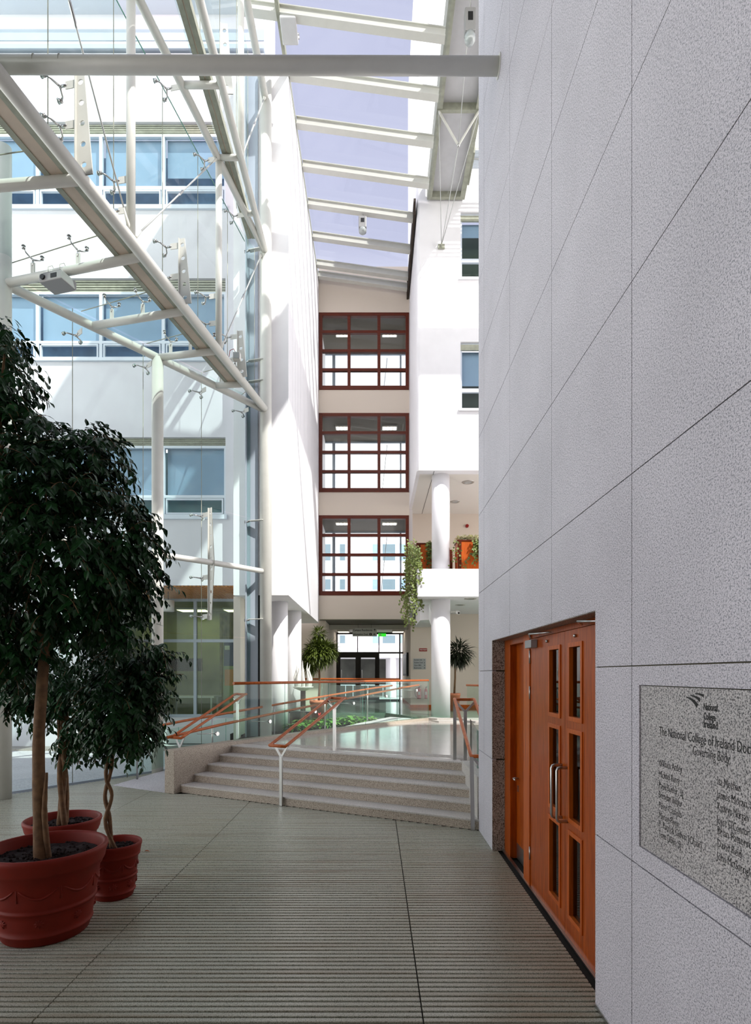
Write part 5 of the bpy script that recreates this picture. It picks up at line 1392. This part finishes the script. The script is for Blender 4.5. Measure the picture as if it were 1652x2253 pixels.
for i, (x, y) in enumerate(spots):
    if 826+x/y*1250 < 640: continue
    if math.hypot(x+1.62, y-16.2) < .35 or math.hypot(x+2.24, y-15.55) < .3: continue
    if i in fl_idx: hosta(fl_idx[i]+', in the planting bed', x, y, .46, .2, True)
    else: hosta('light green leafy plant in the bed behind the ramp', x, y, .46, .21)
tp = thing('dark_trough', 'dark green rectangular trough in the planting bed', 'trough', (-2.0, 15.1, .46))
MB().box(-2.25, -1.72, 14.95, 15.3, .46, .80).build('trough_body', 'roomd', tp, .01)
MB().box(-2.28, -1.69, 14.92, 15.33, .80, .83).build('trough_rim', 'black', tp, .005)
sc_ = thing('white_sculpture', 'white spiky flame shaped sculpture on a brown post in the bed', 'sculpture', (-1.88, 14.75, .46))
MB().box(-1.94, -1.82, 14.69, 14.81, .46, 1.42).build('sculpture_post', 'roomd', sc_, .005)
MB().lathe((-1.88, 14.75, 1.38), [(0, 0), (.08, .01), (.16, .04), (.27, .10), (.27, .115), (.15, .08), (0, .07)], 24).build('sculpture_dish', 'sign', sc_)
mb = MB()
for k in range(8):
    a = 2*math.pi*k/8+.2; r = .18; hgt = random.uniform(.5, .75)
    b = Vector((-1.88+r*math.cos(a), 14.75+r*math.sin(a), 1.44))
    mb.tube([b, b+Vector((.03*math.cos(a), .03*math.sin(a), hgt*.4)), b+Vector((-.03*math.cos(a), -.03*math.sin(a), hgt*.75)), b+Vector((0, 0, hgt))], [.045, .035, .018, .002], 8)
mb.build('sculpture_spikes', 'sign', sc_)

mb = MB(); leaf_quad(mb, Vector((-2.36, 5.79, .006)), Vector((1, .2, .15)), Vector((0, 0, 1)), .06, .035, .2, .3)
mb.tube([(-2.36, 5.79, .006), (-2.38, 5.785, .004)], .001, 4)
tag(mb.build('fallen_leaf', 'fallen'), 'small dry brown leaf lying on the ribbed floor near the smallest pot', 'leaf')
# ================================================================== LIGHT, WORLD, CAMERA
wd = bpy.data.worlds.new('sky'); S.world = wd; wd.use_nodes = True
N, L_n = wd.node_tree.nodes, wd.node_tree.links
bg = N['Background']
tc = N.new('ShaderNodeTexCoord'); sx = N.new('ShaderNodeSeparateXYZ'); L_n.new(tc.outputs['Generated'], sx.inputs[0])
rp_ = N.new('ShaderNodeValToRGB'); L_n.new(sx.outputs['Z'], rp_.inputs['Fac'])
rp_.color_ramp.elements[0].position = .0; rp_.color_ramp.elements[0].color = (1.9, 1.82, 1.76, 1)
rp_.color_ramp.elements[1].position = .6; rp_.color_ramp.elements[1].color = (.287, .297, .394, 1)
L_n.new(rp_.outputs['Color'], bg.inputs['Color']); bg.inputs['Strength'].default_value = 1.55
sd_ = Vector((1.0, -1.05, 1.6)).normalized()
sun = bpy.data.lights.new('sun', 'SUN'); sun.energy = 4.0; sun.angle = R(.6); sun.color = (1, .96, .9)
so = bpy.data.objects.new('sun', sun); COL.objects.link(so); so.rotation_euler = sd_.to_track_quat('Z', 'Y').to_euler(); so.location = (8, -8, 30)

cam = bpy.data.cameras.new('camera'); co = bpy.data.objects.new('camera', cam); COL.objects.link(co); S.camera = co
co.location = (0, 0, EYE); co.rotation_euler = (R(90), 0, 0)
cam.sensor_fit = 'HORIZONTAL'; cam.sensor_width = 36; cam.lens = 36*1250/1652; cam.shift_y = 357.5/1652
cam.clip_start = .05; cam.clip_end = 300
S.cycles.transparent_max_bounces = 24; S.cycles.max_bounces = 10; S.cycles.diffuse_bounces = 5
S.cycles.caustics_reflective = False; S.cycles.caustics_refractive = False
S.cycles.sample_clamp_indirect = 8
S.cycles.use_denoising = True
vs2 = S.view_settings; vs2.view_transform = 'Standard'; vs2.look = 'None'; vs2.gamma = 1; vs2.exposure = 0.5; vs2.use_curve_mapping = False
